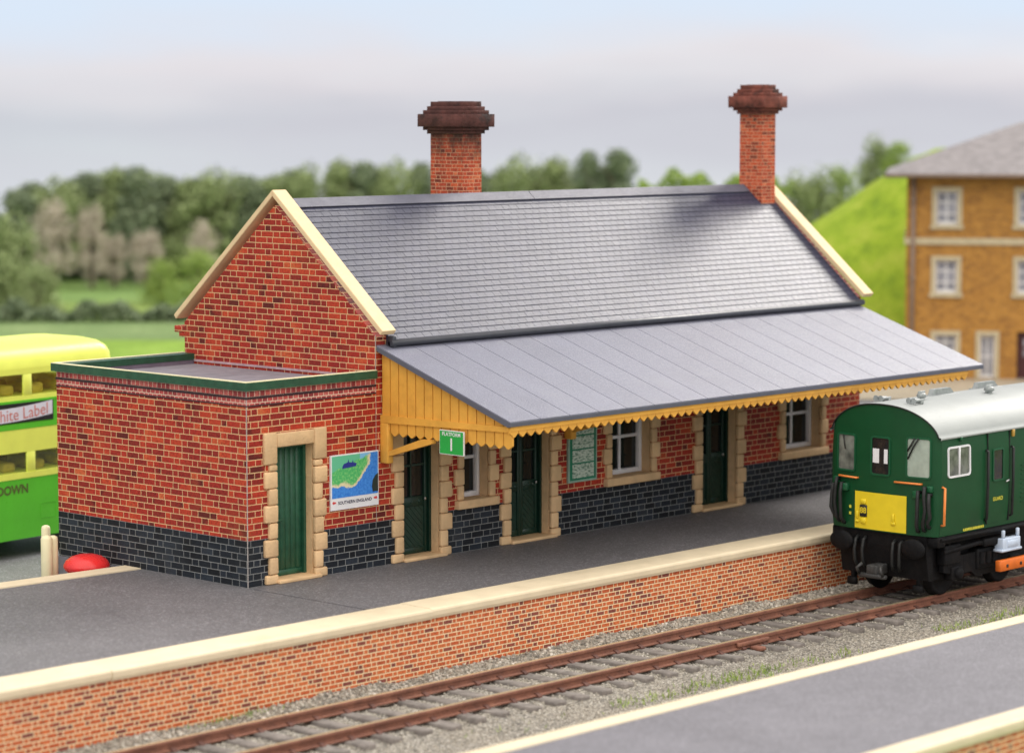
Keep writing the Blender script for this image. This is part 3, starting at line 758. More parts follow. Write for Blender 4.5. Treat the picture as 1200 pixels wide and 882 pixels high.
# canopy
CX0, CX1, CY = .02, 13.98, -3.163
cz = lambda y: 3.846+(3.846-2.763)/3.163*y
cn = Matrix.Identity(4)
cp = part_empty('canopy', st)
mb = MB(); n_ = 19; w_ = (CX1-CX0)/n_
for i in range(n_):
    a, b = CX0+i*w_+(.007 if i else 0), CX0+(i+1)*w_-(.007 if i < n_-1 else 0)
    mb.prism([(-.001, cz(0)-.022), (-.001, cz(0)), (CY, cz(CY)), (CY, cz(CY)-.022)], 'x', a, b)
mb.build('canopy_sheet', M['zinc'], cp)
mb = MB(); mb.prism([(-.001, cz(0)-.10), (-.001, cz(0)-.0225), (CY-.004, cz(CY)-.0225), (CY-.004, cz(CY)-.085), (CY+.06, cz(CY)-.095)], 'x', CX0-.004, CX1+.004)
mb.build('canopy_deck', M['zinc_edge'], cp)
# scalloped front valance
VP = .2065; nv = 65
def scallop(u0, p, zt, zb, shoulder=.075):
    return [(u0+.004, zt), (u0+p-.004, zt), (u0+p-.004, zb+shoulder), (u0+p*.80, zb+shoulder*.62), (u0+p*.62, zb+shoulder*.16), (u0+p*.5, zb), (u0+p*.38, zb+shoulder*.16), (u0+p*.20, zb+shoulder*.62), (u0+.004, zb+shoulder)]
mb = MB()
vx0 = .06
for i in range(nv): mb.prism(scallop(vx0+i*VP, VP, 2.655, 2.488), 'y', CY+.045, CY+.085)
mb.box(vx0, vx0+nv*VP, CY+.03, CY+.044, 2.60, 2.672)
mb.box(vx0, vx0+nv*VP, CY+.086, CY+.12, 2.60, 2.66)
mb.build('valance', M['ochre'], cp)
for xs, nm in ((.13, 'side_panel'), (13.42, 'side_panel')):
    mb = MB(); p = .206; n_ = 15
    for i in range(n_):
        y0 = -.02-i*p; y1 = y0-p
        if y1 < CY+.02: break
        za, zb = min(cz(y0), 9)-.11, cz(y1)-.11
        bt = (2.285 if i > 0 else 2.33) if xs < 1 else 2.49
        sc = scallop(0, p, 0, bt, .06)[2:]
        poly = [(y0-.010, za), (y1+.010, zb)]+[(min(y0-.010, max(y1+.010, y0-u)), z) for u, z in sc]
        mb.prism(poly, 'x', xs, xs+.04)
    mb.prism([(-.012, 2.515), (-.012, cz(0)-.12), (CY+.13, cz(CY)-.115), (CY+.13, 2.60)], 'x', xs+.041, xs+.06)
    mb.prism([(-.012, 2.50), (-.012, 2.635), (CY+.05, 2.665), (CY+.05, 2.575)], 'x', xs-.035, xs-.001)
    mb.build(nm, M['ochre'], cp)
for xs in (.09, 4.84):
    mb = MB()
    mb.bbox(xs, xs+.14, -.20, -.004, 1.80, 2.50, .02, 2)
    mb.prism([(-.201, 2.02), (-.201, 1.93), (-1.25, 2.235), (-1.25, 2.30), (-1.0, 2.29)], 'x', xs+.02, xs+.12)
    mb.build('bracket', M['ochre'], cp)
# notices on and around the station house
mp_ = thing('map_poster', 'white edged poster of a green and blue coast map beside the plain annex door', 'poster', (-.54, 0, 1.09))
mb = MB(); mb.box(-.565, .565, -.035, -.004, 0, .945); mb.build('panel', M['white'], mp_)
def map_mat():
    m, t, b, co = new_mat('map_print')
    x, y, z = t.sep(co); n_ = t.noise(co, 3.2, 5, .6); nf = t.noise(co, 22., 4, .7)
    coast = t.m('ADD', .37, t.m('MULTIPLY', t.m('POWER', t.m('MAXIMUM', t.m('ADD', x, .05), 0.), 1.3), 1.15))
    s_ = t.m('SUBTRACT', t.m('SUBTRACT', z, coast), t.m('ADD', t.m('MULTIPLY', t.m('SUBTRACT', n_, .5), .30), t.m('MULTIPLY', t.m('SUBTRACT', nf, .5), .10)))
    right = t.m('SUBTRACT', .36, t.m('ADD', x, t.m('MULTIPLY', t.m('SUBTRACT', nf, .5), .14)))
    s_ = t.m('MINIMUM', s_, right)
    land = t.ramp(nf, [(.25, (.03, .30, .13)), (.5, (.10, .50, .15)), (.75, (.36, .64, .26))])
    sea = t.ramp(nf, [(.3, (.03, .16, .62)), (.7, (.08, .32, .82))])
    c = t.mix(t.smooth(s_, -.01, .01), sea, t.mix(t.smooth(s_, .03, .09), (.75, .66, .42), land))
    up = t.m('ADD', t.m('SUBTRACT', z, .80), t.m('ADD', t.m('MULTIPLY', x, -.30), t.m('MULTIPLY', t.m('SUBTRACT', n_, .5), .2)))
    c = t.mix(t.smooth(up, -.01, .03), c, t.mix(t.m('GREATER_THAN', x, .12), (.13, .50, .30), (.20, .50, .80)))
    t.put(b.inputs['Base Color'], c); b.inputs['Roughness'].default_value = .6; b.inputs['Specular IOR Level'].default_value = .2
    return m
mb = MB(); mb.box(-.535, .545, -.039, -.0355, .205, .925); mpi = mb.build('map_picture', map_mat(), mp_)
mb = MB()
mb.prism([(-.30, .70), (.02, .72), (.04, .77), (-.04, .79), (-.05, .83), (-.07, .79), (-.14, .80), (-.15, .85), (-.17, .80), (-.26, .78), (-.29, .74)], 'y', -.043, -.0395)
mb.build('ship_emblem', paint('navy_print', (.02, .03, .25), .4), mpi)
mb = MB(); mb.prism([(.545, .24), (.42, .24), (.40, .33), (.42, .44), (.48, .52), (.545, .55)], 'y', -.043, -.0395); mb.build('dark_inset', paint('dark_print', (.02, .03, .025), .4), mpi)
mb = MB(); mb.mesh(text_mesh('SOUTHERN ENGLAND', .078, bold=.002), face_y(.0, -.0375, .115)); mb.build('lettering', paint('navy_letters', (.01, .012, .05), .4), mp_)
mb = MB()
for s in (-1, 1): mb.prism([(s*.51, .105), (s*.445, .12), (s*.445, .14), (s*.51, .155), (s*.53, .13)], 'y', -.039, -.0355)
mb.build('red_mark', paint('red_print', (.62, .05, .05), .4), mp_)

ps = thing('platform_sign', 'small green platform number sign hanging under the near end of the canopy', 'sign', (.045, -1.80, 2.10))
mb = MB(); mb.box(-.02, .012, -.282, .282, 0, .41); mb.build('plate', M['white'], ps)
mb = MB(); mb.box(-.024, -.0205, -.272, .272, .012, .398); mb.build('green_face', M['sign_green'], ps)
mb = MB(); mb.mesh(text_mesh('PLATFORM', .088, bold=.0015), face_mx(-.0265, 0, .345)); mb.mesh(text_mesh('1', .30, bold=.004), face_mx(-.0265, 0, .165)); mb.build('lettering', M['white'], ps)
mb = MB(); mb.box(.0125, .05, -.10, .10, .30, .40); mb.build('fixing_batten', M['ochre'], ps)

tt = thing('timetable_board', 'green framed notice board on the brick wall between double doors and window', 'notice board', (5.32, 0, .96))
mb = MB(); mb.box(-.40, .40, -.05, -.004, 0, 1.26); mb.build('frame', paint('pale_green_frame', (.30, .44, .36), .5), tt)
mb = MB()
gb = .025
mb.box(-.36, .36, -.058, -.0505, .04, 1.22); bd = mb.build('board', paint('board_green', (.015, .20, .11), .4), tt)
def print_mat():
    m, t, b, co = new_mat('printed_sheet')
    mpn = t.new('ShaderNodeMapping'); t.put(mpn.inputs[0], co); mpn.inputs['Scale'].default_value = (1, 1, 2.4)
    n_ = t.noise(mpn.outputs[0], 13., 4, .7)
    t.put(b.inputs['Base Color'], t.ramp(n_, [(.40, (.10, .22, .15)), (.48, (.45, .56, .47)), (.58, (.62, .70, .62))])); b.inputs['Roughness'].default_value = .5
    return m
pm = print_mat()
for a, b in ((.08, .34), (.37, .60), (.63, .86), (.89, 1.18)):
    mb = MB(); mb.box(-.30, .30, -.063, -.0585, a, b); mb.build('timetable_sheet', pm, tt)

# ------------------------------------------------------------------ post box and fence by the annex
pb = thing('post_box', 'glossy red domed cap showing above the cream kerb beside the blue brick annex corner', 'post box', (-3.38, 3.74, GZ))
mb = MB(); mb.lathe([(.001, 0), (.36, 0), (.36, .12), (.30, .15), (.30, 1.0), (.001, 1.0)], 28); mb.build('pillar', M['red_gloss'], pb)
mb = MB(); mb.lathe([(.001, 1.0), (.30, 1.0), (.37, 1.05), (.40, 1.10), (.40, 1.14), (.355, 1.22), (.27, 1.28), (.15, 1.315), (.001, 1.325)], 32); mb.build('cap', M['red_gloss'], pb)
fn = thing('fence', 'short cream post and rail fence end behind the platform kerb, beside the annex', 'fence', (-3.80, 4.2, GZ))
for dx, dy, h_, r_ in ((-.085, 0, 1.66, .10), (.10, .06, 1.63, .085), (.62, .95, 1.66, .08)):
    mb = MB(); mb.tube([(dx, dy, 0), (dx, dy, h_-.06), (dx, dy, h_-.02), (dx, dy, h_)], [r_, r_, r_*.85, r_*.4], 14); mb.build('post', M['cream'], fn)
for z in (.55, 1.30):
    mb = MB(); mb.tube([(.05, .0, z), (.62, .95, z)], .055, 10); mb.build('rail', M['cream'], fn)

# ------------------------------------------------------------------ diesel train car (local: x away from its cab, z from rail top)
tn = thing('train_car', 'dark green train car with yellow cab panel and pale grey roof', 'train', (7.823, -5.134, -.90))
HW, ZS, ZG, ZA, TL = 1.204, 1.182, 2.953, 3.51, 20.
bow = lambda y: -.13*(1-min(1, abs(y)/HW)**2.2)
def half_w(z):     # side profile: slight tumblehome towards the skirt
    return HW-.045*max(0, (1.75-z)/.57)**2-.03*max(0, (z-2.3)/.65)**2
def roof_z(y): return ZG+(ZA-ZG)*(max(0, 1-(abs(y)/(HW-.03))**2.25))**.62
# body shell: cab front, sides, corner radius
mb = MB()
nyy, nzz = 29, 14
front = []
for i in range(nyy):
    q = -1+2*i/(nyy-1); q = math.copysign(abs(q)**.85, q)
    col = []
    for j in range(nzz+5):
        if j <= nzz: z = ZS+(ZG-ZS)*j/nzz; y = q*half_w(z)
        else:
            y = q*half_w(ZG); z = ZG+(roof_z(y)-.008-ZG)*(j-nzz)/4
        col.append((bow(y)+.05*max(0, abs(q)-.93)/.07, y, z))
    front.append(col)
nj = nzz+5
mb.add([p for c in front for p in c], [(i*nj+j, i*nj+j+1, (i+1)*nj+j+1, (i+1)*nj+j) for i in range(nyy-1) for j in range(nj-1)], smooth=True)
for sg in (-1, 1):
    rows_ = [ZS+(ZG-ZS)*j/nzz for j in range(nzz+1)]
    v = [(.05, sg*half_w(z), z) for z in rows_]+[(TL, sg*half_w(z), z) for z in rows_]
    mb.add(v, [(j, j+1, nzz+2+j, nzz+1+j) for j in range(nzz)], smooth=True)
mb.add([(.05, -HW+.05, ZS), (.05, HW-.05, ZS), (TL, HW-.05, ZS), (TL, -HW+.05, ZS)], [(0, 1, 2, 3)])
mb.add([(TL, -HW, ZS), (TL, HW, ZS), (TL, HW, ZG), (TL, -HW, ZG)], [(0, 1, 2, 3)])
body = mb.build('body', M['train_green'], tn, fixn=False)
mb = MB()
ny2 = 31; prof = []
for i in range(ny2):
    a = math.pi*i/(ny2-1); y = -math.cos(a)*(HW-.028); prof.append((y, roof_z(y)))
prof = [(-HW+.0, ZG-.025), (-HW-.012, ZG-.01), (-HW-.008, ZG+.015)]+prof[1:-1]+[(HW+.008, ZG+.015), (HW+.012, ZG-.01), (HW, ZG-.025)]
xs = [-.02, .0, TL]
vv = []
for k, x in enumerate(xs): vv += [((bow(y)-.012 if k == 0 else bow(y)+.03 if k == 1 else x), y, z-(.02 if k == 0 else 0)) for y, z in prof]
n_ = len(prof)
mb.add(vv, [(k*n_+i, k*n_+i+1, (k+1)*n_+i+1, (k+1)*n_+i) for k in range(2) for i in range(n_-1)], smooth=True)
roof = mb.build('roof', M['train_roof'], tn, fixn=False)
# solid dark rim where the roof meets the cab
mb = MB(); mb.tube([(bow(y)-.014, y, z-.012) for y, z in prof[2:-2]], .014, 6); mb.build('roof_rim', M['soft_black'], roof)

def rrect(w, h, r, n=5):
    pts = []
    for cx, cy, a0 in ((w/2-r, h/2-r, 0), (-w/2+r, h/2-r, 90), (-w/2+r, -h/2+r, 180), (w/2-r, -h/2+r, 270)):
        for k in range(n+1): a = R(a0+90*k/n); pts.append((cx+r*math.cos(a), cy+r*math.sin(a)))
    return pts
def on_front(u, z, d): return (bow(u)-d, u, z)
def on_side(u, z, d): return (u, -half_w(z)-d, z)
def framed(parent, S, uc, zc, w, h, r, fw, mf, mg, name='window', depth=.022):
    """rim, inset glass: both follow the curve of the surface"""
    o_, i_ = rrect(w, h, r), rrect(w-2*fw, h-2*fw, max(.01, r-fw)); n = len(o_)
    mb = MB()
    v = [S(uc+a, zc+b, 0.0) for a, b in o_]+[S(uc+a, zc+b, depth) for a, b in o_]+[S(uc+a, zc+b, depth) for a, b in i_]+[S(uc+a, zc+b, .004) for a, b in i_]
    mb.add(v, [(k*n+i, k*n+(i+1) % n, (k+1)*n+(i+1) % n, (k+1)*n+i) for k in range(3) for i in range(n)])
    wn = mb.build(name, mf, parent)
    mb = MB(); mb.add([S(uc+a, zc+b, .005) for a, b in i_]+[S(uc, zc, .005)], [(i, (i+1) % n, n) for i in range(n)])
    mb.build('pane', mg, wn, fixn=False); return wn
M['rim_green'] = paint('dark_rim', (.009, .085, .034), .35, .1)
M['cab_dark'] = paint('cab_interior_glass', (.018, .016, .016), .08, .4, 3, 0, 10, .6)
M['cab_mid'] = paint('left_cab_glass', (.16, .17, .15), .1, .6, 4, 0, 10, .6)
wl = framed(tn, on_front, .79, 2.565, .46, .70, .07, .035, M['rim_green'], M['cab_mid'])
wc = framed(tn, on_front, .0, 2.56, .44, .72, .07, .035, M['rim_green'], M['cab_dark'])
wr = framed(tn, on_front, -.79, 2.585, .50, .74, .07, .03, M['rim_green'], M['cab_glass'])
for a, b in ((.03, .17), (-.155, -.075)):
    mb = MB(); mb.add([on_front(u, z, .009) for u, z in ((b, 2.43), (a, 2.43), (a, 2.69), (b, 2.69))], [(0, 1, 2, 3)]); mb.build('white_blind', M['white'], wc, fixn=False)
mb = MB(); mb.tube([on_front(-.80, 2.94, .03), on_front(-.70, 2.78, .035), on_front(-.59, 2.56, .03)], .016, 6); mb.tube([on_front(-.72, 2.94, .03), on_front(-.66, 2.82, .035), on_front(-.58, 2.70, .03)], .016, 6); mb.build('wiper', M['soft_black'], wr)
mb = MB(); mb.tube([on_front(.86, 2.88, .03), on_front(.80, 2.62, .035)], .012, 6); mb.build('wiper', M['soft_black'], wl)
# yellow panel with its fittings
mb = MB(); m_, k_ = 9, 5
mb.add([on_front(.565-1.13*i/(m_-1), 1.205+.675*j/(k_-1), .012) for i in range(m_) for j in range(k_)], [(i*k_+j, (i+1)*k_+j, (i+1)*k_+j+1, i*k_+j+1) for i in range(m_-1) for j in range(k_-1)], smooth=True)
yp = mb.build('warning_panel', M['panel_yellow'], tn, fixn=False)
mb = MB()
for u, z, w_, h in ((.36, 1.70, .12, .09), (.36, 1.35, .12, .11), (.50, 1.45, .05, .14), (.50, 1.33, .07, .05), (-.30, 1.46, .05, .16), (-.30, 1.36, .09, .06)):
    mb.bbox(bow(u)-.045, bow(u)-.008, u-w_/2, u+w_/2, z-h/2, z+h/2, .012, 1)
mb.build('lamp_bracket', M['panel_yellow'], yp)
mb = MB(); mb.bbox(bow(.36)-.03, bow(.36)-.012, .28, .44, 1.42, 1.64, .008, 1); hb = mb.build('headcode_box', M['soft_black'], yp)
mb = MB()
for q in (.325, .395):
    mb = MB(); mb.mesh(text_mesh('8', .15, bold=.003), face_mx(bow(.36)-.032, q, 1.535)); mb.build('headcode_digit', M['panel_yellow'], hb)
# handrails, hoses, jumper cables
for ua, ub in ((.93, .50), (-.34, -.86)):
    mb = MB(); mb.tube([on_front(ua, 2.12, .0), on_front(ua, 2.125, .06), on_front(ub, 2.125, .06), on_front(ub, 2.12, .0)], .019, 8); mb.build('handrail', M['handrail'], tn)
mb = MB(); mb.tube([(.07, -half_w(2)-.0, 2.08), (.05, -half_w(2)-.07, 2.07), (.05, -half_w(1.5)-.07, 1.40), (.07, -half_w(1.5), 1.39)], .024, 8); mb.build('handrail', M['handrail'], tn)
for sg in (1, -1):
    for k, (u, zt, zb) in enumerate(((.84, 1.98, 1.28), (.96, 2.06, 1.30), (1.05, 1.94, 1.36))):
        u *= sg; mb = MB()
        mb.tube([on_front(u, zt, .02), on_front(u, zt+.02, .09), on_front(u*1.01, zt-.15, .12), on_front(u*1.0+sg*.04*math.sin(k), zt-.4, .115), on_front(u*.99, zb+.1, .11), on_front(u*.97, zb, .05), on_front(u*.97, zb-.01, .0)], .036, 8)
        mb.build('jumper_cable', M['soft_black'], tn)
    mb = MB(); mb.bbox(bow(.8)-.09, bow(.8)+.02, sg*.78-.07 if sg > 0 else -.85, sg*.78+.07 if sg > 0 else -.71, 1.86, 2.0, .02, 2); mb.build('cable_socket', M['rim_green'], tn); mb = MB(); mb.bbox(-.10, .04, sg*1.02-.06, sg*1.02+.06, 1.98, 2.10, .02, 2); mb.build('cable_socket', M['rim_green'], tn)
for z in (1.43, 1.55):
    mb = MB(); mb.box(bow(.68)-.016, bow(.68)-.001, .66, .70, z, z+.05); mb.build('lamp_mark', M['yellow_text'], tn)
# roof fittings: twin horns, two vents, long ventilators
def vent(x, y, r):
    mb = MB(); z = roof_z(y); T_ = Matrix.Translation((x, y, z-.01))
    mb.lathe([(r*.55, 0), (r*.55, .04), (r, .06), (r, .10), (r*.7, .13), (.001, .14)], 14, M4=T_); mb.bbox(x-r*1.15, x+r*1.15, y-.015, y+.015, z+.02, z+.16, .006, 1); mb.build('roof_vent', M['grey_metal'], roof)
for y in (.38, -.34):
    mb = MB()
    for q in (-.05, .05):
        z = roof_z(y)+.06; mb.tube([(.62, y+q, z), (.42, y+q, z), (.34, y+q, z), (.30, y+q, z)], [.02, .026, .04, .06], 10)
    mb.bbox(.52, .60, y-.08, y+.08, roof_z(y)-.01, roof_z(y)+.05, .01, 1); mb.build('horn', M['grey_metal'], roof)
vent(.95, -.12, .09); vent(2.9, -.30, .10)
for x, y in ((1.55, .12), (3.3, .30)):
    mb = MB(); z = roof_z(y)-.02; mb.prism([(x, z), (x+.08, z+.14), (x+.62, z+.14), (x+.78, z)], 'y', y-.05, y+.05); mb.bbox(x-.05, x+.85, y-.09, y+.09, z, z+.03, .008, 1); mb.build('roof_ventilator', M['grey_metal'], roof)
for xq in (4.9, 7.2, 9.6, 12): vent(xq, -.25, .09)
# driver's side window, guard's door, louvres, lettering
sw = framed(tn, on_side, .58, 2.505, .72, .56, .07, .035, M['white'], M['cab_mid'])
mb = MB(); mb.bbox(.565, .60, -half_w(2.5)-.026, -half_w(2.5)+.01, 2.26, 2.76, .006, 1); mb.build('glazing_bar', M['white'], sw)
def side_sheet(x0, x1, z0, z1, d, name, mat, parent):
    mb = MB(); zs = [z0+(z1-z0)*j/10 for j in range(11)]
    v = [on_side(x, z, d) for z in zs for x in (x0, x1)]+[on_side(x, z, -.01) for z in zs for x in (x0, x1)]
    fs = [(2*j, 2*j+1, 2*j+3, 2*j+2) for j in range(10)]+[(2*j, 2*j+2, 22+2*j+2, 22+2*j) for j in range(10)]+[(2*j+1, 22+2*j+1, 22+2*j+3, 2*j+3) for j in range(10)]+[(0, 22, 23, 1), (20, 21, 43, 42)]
    mb.add(v, fs); return mb.build(name, mat, parent)
gd = side_sheet(1.53, 2.20, 1.27, 2.92, .012, 'guard_door', M['train_green'], tn)
dw = framed(gd, lambda u, z, d: on_side(u, z, d+.012), 1.83, 2.33, .36, .60, .05, .03, M['rim_green'], M['cab_dark'])
mb = MB(); mb.tube([(2.12, -HW-.03, 2.02), (2.12, -HW-.07, 2.02), (2.02, -HW-.07, 2.0)], .018, 6); mb.build('door_handle', M['steel'], gd)
mb = MB(); mb.mesh(text_mesh('GUARD', .095, bold=.002), face_y(1.84, -half_w(1.7)-.017, 1.70)); mb.build('lettering', M['yellow_text'], gd)
for x in (1.46, 2.29):
    mb = MB(); mb.tube([(x, -half_w(2.6), 2.62), (x, -half_w(2.6)-.05, 2.60), (x, -half_w(2.)-.05, 2.0), (x, -half_w(1.4)-.05, 1.36), (x, -half_w(1.4), 1.34)], .026, 8); mb.build('grab_rail', M['soft_black'], tn)
mb = MB()
for x in (1.505, 2.225): mb.box(x-.008, x+.008, -HW-.006, -HW+.05, 1.26, 2.93)
mb.build('door_gap', M['soft_black'], tn)
mb = MB()
for k in range(9): 
    z = 1.55+k*.085
    mb.prism([(2.62, z), (3.5, z), (3.5, z+.018), (2.62, z+.018)], 'y', -half_w(z)-.014, -half_w(z)+.01)
mb.build('louvre_grille', M['train_green'], tn)
mb = MB(); 
for k in range(13):
    w_ = random.uniform(.025, .045); x = .80+k*.052; mb.box(x, x+w_, -half_w(1.24)-.006, -half_w(1.24)+.01, 1.215, 1.255)
mb.box(.80, 1.47, -half_w(1.24)-.004, -half_w(1.24)+.01, 1.208, 1.2145); mb.build('small_marking', M['yellow_text'], tn)
mb = MB(); mb.bbox(2.30, 2.36, -HW-.03, -HW+.02, 2.80, 2.93, .008, 1); mb.build('lamp_bracket', paint('brass_bracket', (.5, .3, .06), .4), tn)
mb = MB(); mb.bbox(.60, .66, -HW-.03, -HW+.02, 2.86, 2.94, .008, 1); mb.build('lamp_bracket', M['rim_green'], tn)
xx = 4.2
while xx < 18:
    framed(tn, on_side, xx, 2.47, .85, .66, .06, .03, M['steel'], M['cab_mid']); xx += 1.35
# underframe, cab apron, buffers, coupling, bogies
mb = MB()
mb.prism([(-.05, 1.175), (-.05, .93), (.05, .36), (.18, .34), (.18, 1.175)], 'y', -.95, .95); mb.bbox(.1, TL, -HW+.06, HW-.06, 1.02, 1.178, .02, 1); mb.bbox(.02, .25, -HW+.03, HW-.03, .98, 1.176, .03, 2)
mb.box(.3, TL, -.5, .5, .55, 1.02); mb.box(.25, 3.4, -.88, .88, .34, 1.02)
mb.build('underframe', M['black'], tn)
for u in (.785, -.785):
    mb = MB(); T_ = Matrix.Translation((-.02, u, .96)) @ Matrix.Rotation(R(-90), 4, 'Y')
    mb.lathe([(.105, -.1), (.105, .10), (.075, .10), (.075, .20)], 16, M4=T_)
    bf = mb.build('buffer', M['black'], tn)
    mb = MB(); T2 = T_ @ Matrix.Diagonal((.70, 1, 1, 1)); mb.lathe([(.001, .165), (.24, .165), (.255, .18), (.255, .20), (.23, .222), (.10, .238), (.001, .24)], 28, M4=T2); mb.build('buffer_head', M['black'], bf)
mb = MB()
mb.bbox(-.38, -.02, -.12, .12, .42, .60, .03, 2); mb.bbox(-.40, -.28, -.30, .30, .36, .44, .03, 2); mb.tube([(-.38, -.26, .42), (-.46, -.26, .52), (-.40, -.22, .60)], .03, 8); mb.tube([(-.38, .26, .42), (-.46, .26, .54), (-.38, .20, .62)], .03, 8)
mb.build('coupling', paint('worn_coupling', (.05, .05, .05), .5, .4, 9, .004, 40, .4), tn)
for u in (-.45, -.3, .35, .52):
    mb = MB(); mb.tube([(-.06, u, 1.05), (-.14, u, 1.0), (-.17, u*1.02, .82), (-.16, u*1.0, .62), (-.10, u*.96, .50)], .032, 8); mb.build('brake_hose', M['soft_black'], tn)
mb = MB()
for u in (-1, 1):
    mb = MB(); mb.bbox(.04, .16, u*.72-.04, u*.72+.04, .15, .95, .015, 1); mb.bbox(.0, .10, u*.72-.10, u*.72+.10, .12, .26, .02, 1); mb.build('guard_iron', M['black'], tn)
def bogie(xc):
    bg = part_empty('bogie', tn, (xc, 0, 0))
    for sg in (-1, 1):
        mb = MB(); y = sg*.98
        mb.prism([(-1.35, .62), (-1.35, .48), (-.95, .40), (-.45, .40), (-.3, .30), (.3, .30), (.45, .40), (.95, .40), (1.35, .48), (1.35, .62), (.9, .74), (-.9, .74)], 'y', y-.05, y+.05)
        for x in (-.95, .95):
            mb.bbox(x-.17, x+.17, y-.09, y+.11*1, .30, .56, .03, 2); mb.lathe([(.10, -.02), (.10, .06), (.06, .08), (.001, .085)], 14, M4=Matrix.Translation((x, y+sg*.09, .43)) @ Matrix.Rotation(R(-90*sg), 4, 'X'))
            for q in (-.25, .25): mb.lathe([(.055, 0), (.055, .18)], 10, M4=Matrix.Translation((x+q, y, .56)))
        mb.bbox(-.32, .32, y-.10, y+.10, .42, .80, .03, 2)
        for x in (-.2, 0, .2): mb.lathe([(.07, 0), (.07, .22)], 10, M4=Matrix.Translation((x, y+sg*.1, .52)))
        mb.build('bogie_frame', M['black'], bg)
        for x in (-.95, .95):
            mb = MB(); T_ = Matrix.Translation((x, sg*.64, .40)) @ Matrix.Rotation(R(-90*sg), 4, 'X')
            mb.lathe([(.001, -.03), (.40, -.05), (.44, -.05), (.44, -.02), (.40, .0), (.40, .09), (.36, .10), (.30, .06), (.10, .05), (.07, .10), (.001, .10)], 30, M4=T_); mb.build('wheel', M['black'], bg)
bogie(1.75); bogie(15.)
mb = MB()
mb.tube([(.08, -HW+.02, 1.12), (2.9, -HW+.02, 1.12)], .035, 8); mb.bbox(1.5, 2.6, -HW+.02, -HW+.16, .84, .98, .02, 1); mb.tube([(.3, -1.08, .86), (1.4, -1.10, .92), (2.4, -1.12, .80)], .05, 8); mb.bbox(.35, .85, -1.10, -.9, .62, .98, .03, 2); mb.tube([(.5, -1.05, .98), (.52, -1.06, 1.1)], .04, 8)
mb.build('step_board', M['black'], tn)
mb = MB()
mb.bbox(1.92, 2.50, -HW-.10, -HW+.10, .72, .95, .02, 2); mb.bbox(2.06, 2.40, -HW-.115, -HW-.09, .78, .90, .01, 1); mb.bbox(1.88, 2.54, -HW-.11, -HW+.1, .70, .75, .012, 1)
mb.bbox(1.94, 2.0, -HW-.09, -HW-.03, .95, 1.10, .012, 1); mb.bbox(2.42, 2.48, -HW-.09, -HW-.03, .95, 1.10, .012, 1)
mb.build('equipment_box', M['pale_box'], tn)
mb = MB(); mb.bbox(1.78, 4.2, -HW-.14, -HW-.02, .36, .56, .012, 1); be = mb.build('shoe_beam', M['shoe_orange'], tn)
mb = MB()
for x in (2.0, 2.45, 2.95, 3.5): mb.bbox(x-.03, x+.03, -HW-.155, -HW-.139, .42, .48, .006, 1)
mb.build('bolt', M['soft_black'], be)

m_ = bpy.data.materials.new('bus_clear_glass'); m_.use_nodes = True
t = NT(m_.node_tree); t.n.remove(t.n['Principled BSDF']); tr_ = t.new('ShaderNodeBsdfTransparent'); tr_.inputs[0].default_value = (.92, .94, .84, 1)
gl_ = t.new('ShaderNodeBsdfGlossy'); gl_.inputs['Roughness'].default_value = .05; mx_ = t.new('ShaderNodeMixShader'); mx_.inputs[0].default_value = .20
t.l.new(tr_.outputs[0], mx_.inputs[1]); t.l.new(gl_.outputs[0], mx_.inputs[2]); t.l.new(mx_.outputs[0], t.n['Material Output'].inputs[0]); M['bus_clear'] = m_
# ------------------------------------------------------------------ green and yellow double decker (local: x along its side, y=0 the side seen)
bs = thing('double_decker_bus', 'bright green and yellow double deck bus parked on the grey yard behind the annex', 'bus', (-.2, 10.62, GZ), R(6))
BX0, BX1, BW = -6.0, 3.36, 2.35
z_ = lambda z: z-GZ
def slab(name, z0, z1, mat, inset=0., parent=bs, rr=.3, hollow=False):
    bm = bmesh.new(); pts = []
    for cx, cy, a0 in ((BX1-rr-inset, BW-rr-inset, 0), (BX0+rr+inset, BW-rr-inset, 90), (BX0+rr+inset, rr+inset, 180), (BX1-rr-inset, rr+inset, 270)):
        for k in range(7): a = R(a0+15*k); pts.append((cx+rr*math.cos(a), cy+rr*math.sin(a)))
    bm.free(); mb = MB()
    if hollow: n = len(pts); mb.add([(a, b, z_(z0)) for a, b in pts]+[(a, b, z_(z1)) for a, b in pts], [(i, (i+1) % n, n+(i+1) % n, n+i) for i in range(n)])
    else: mb.prism(pts, 'z', z_(z0), z_(z1))
    return mb.build(name, mat, parent)
slab('lower_panel', -.72, .50, M['bus_green']); slab('waist_band', .501, .62, M['bus_yellow'], -.012)
slab('lower_window_band', .615, 1.036, M['bus_clear'], .03, hollow=True); slab('cream_band', 1.031, 1.50, M['bus_yellow'])
slab('green_band', 1.501, 1.62, M['bus_green'], -.008); slab('upper_panel', 1.621, 2.03, M['bus_green']); slab('green_moulding', 2.031, 2.08, M['bus_green'], -.012)
slab('upper_sill', 2.081, 2.17, M['bus_yellow'], 0); slab('upper_window_band', 2.165, 2.606, M['bus_clear'], .03, hollow=True); slab('cornice', 2.601, 2.72, M['bus_yellow'], 0)
mb = MB()
prof = [(0, 2.72), (.02, 2.90), (.08, 3.02), (.20, 3.12), (.42, 3.185), (.75, 3.22)]
rings = []
for off, z in prof:
    rr = .36; pts = []
    i_ = off
    for cx, cy, a0 in ((BX1-rr-i_, BW-rr-i_, 0), (BX0+rr+i_, BW-rr-i_, 90), (BX0+rr+i_, rr+i_, 180), (BX1-rr-i_, rr+i_, 270)):
        for k in range(7): a = R(a0+15*k); pts.append(Vector((cx+rr*math.cos(a), cy+min(0, 0)+rr*math.sin(a), z_(z))))
    rings.append(pts)
n_ = len(rings[0])
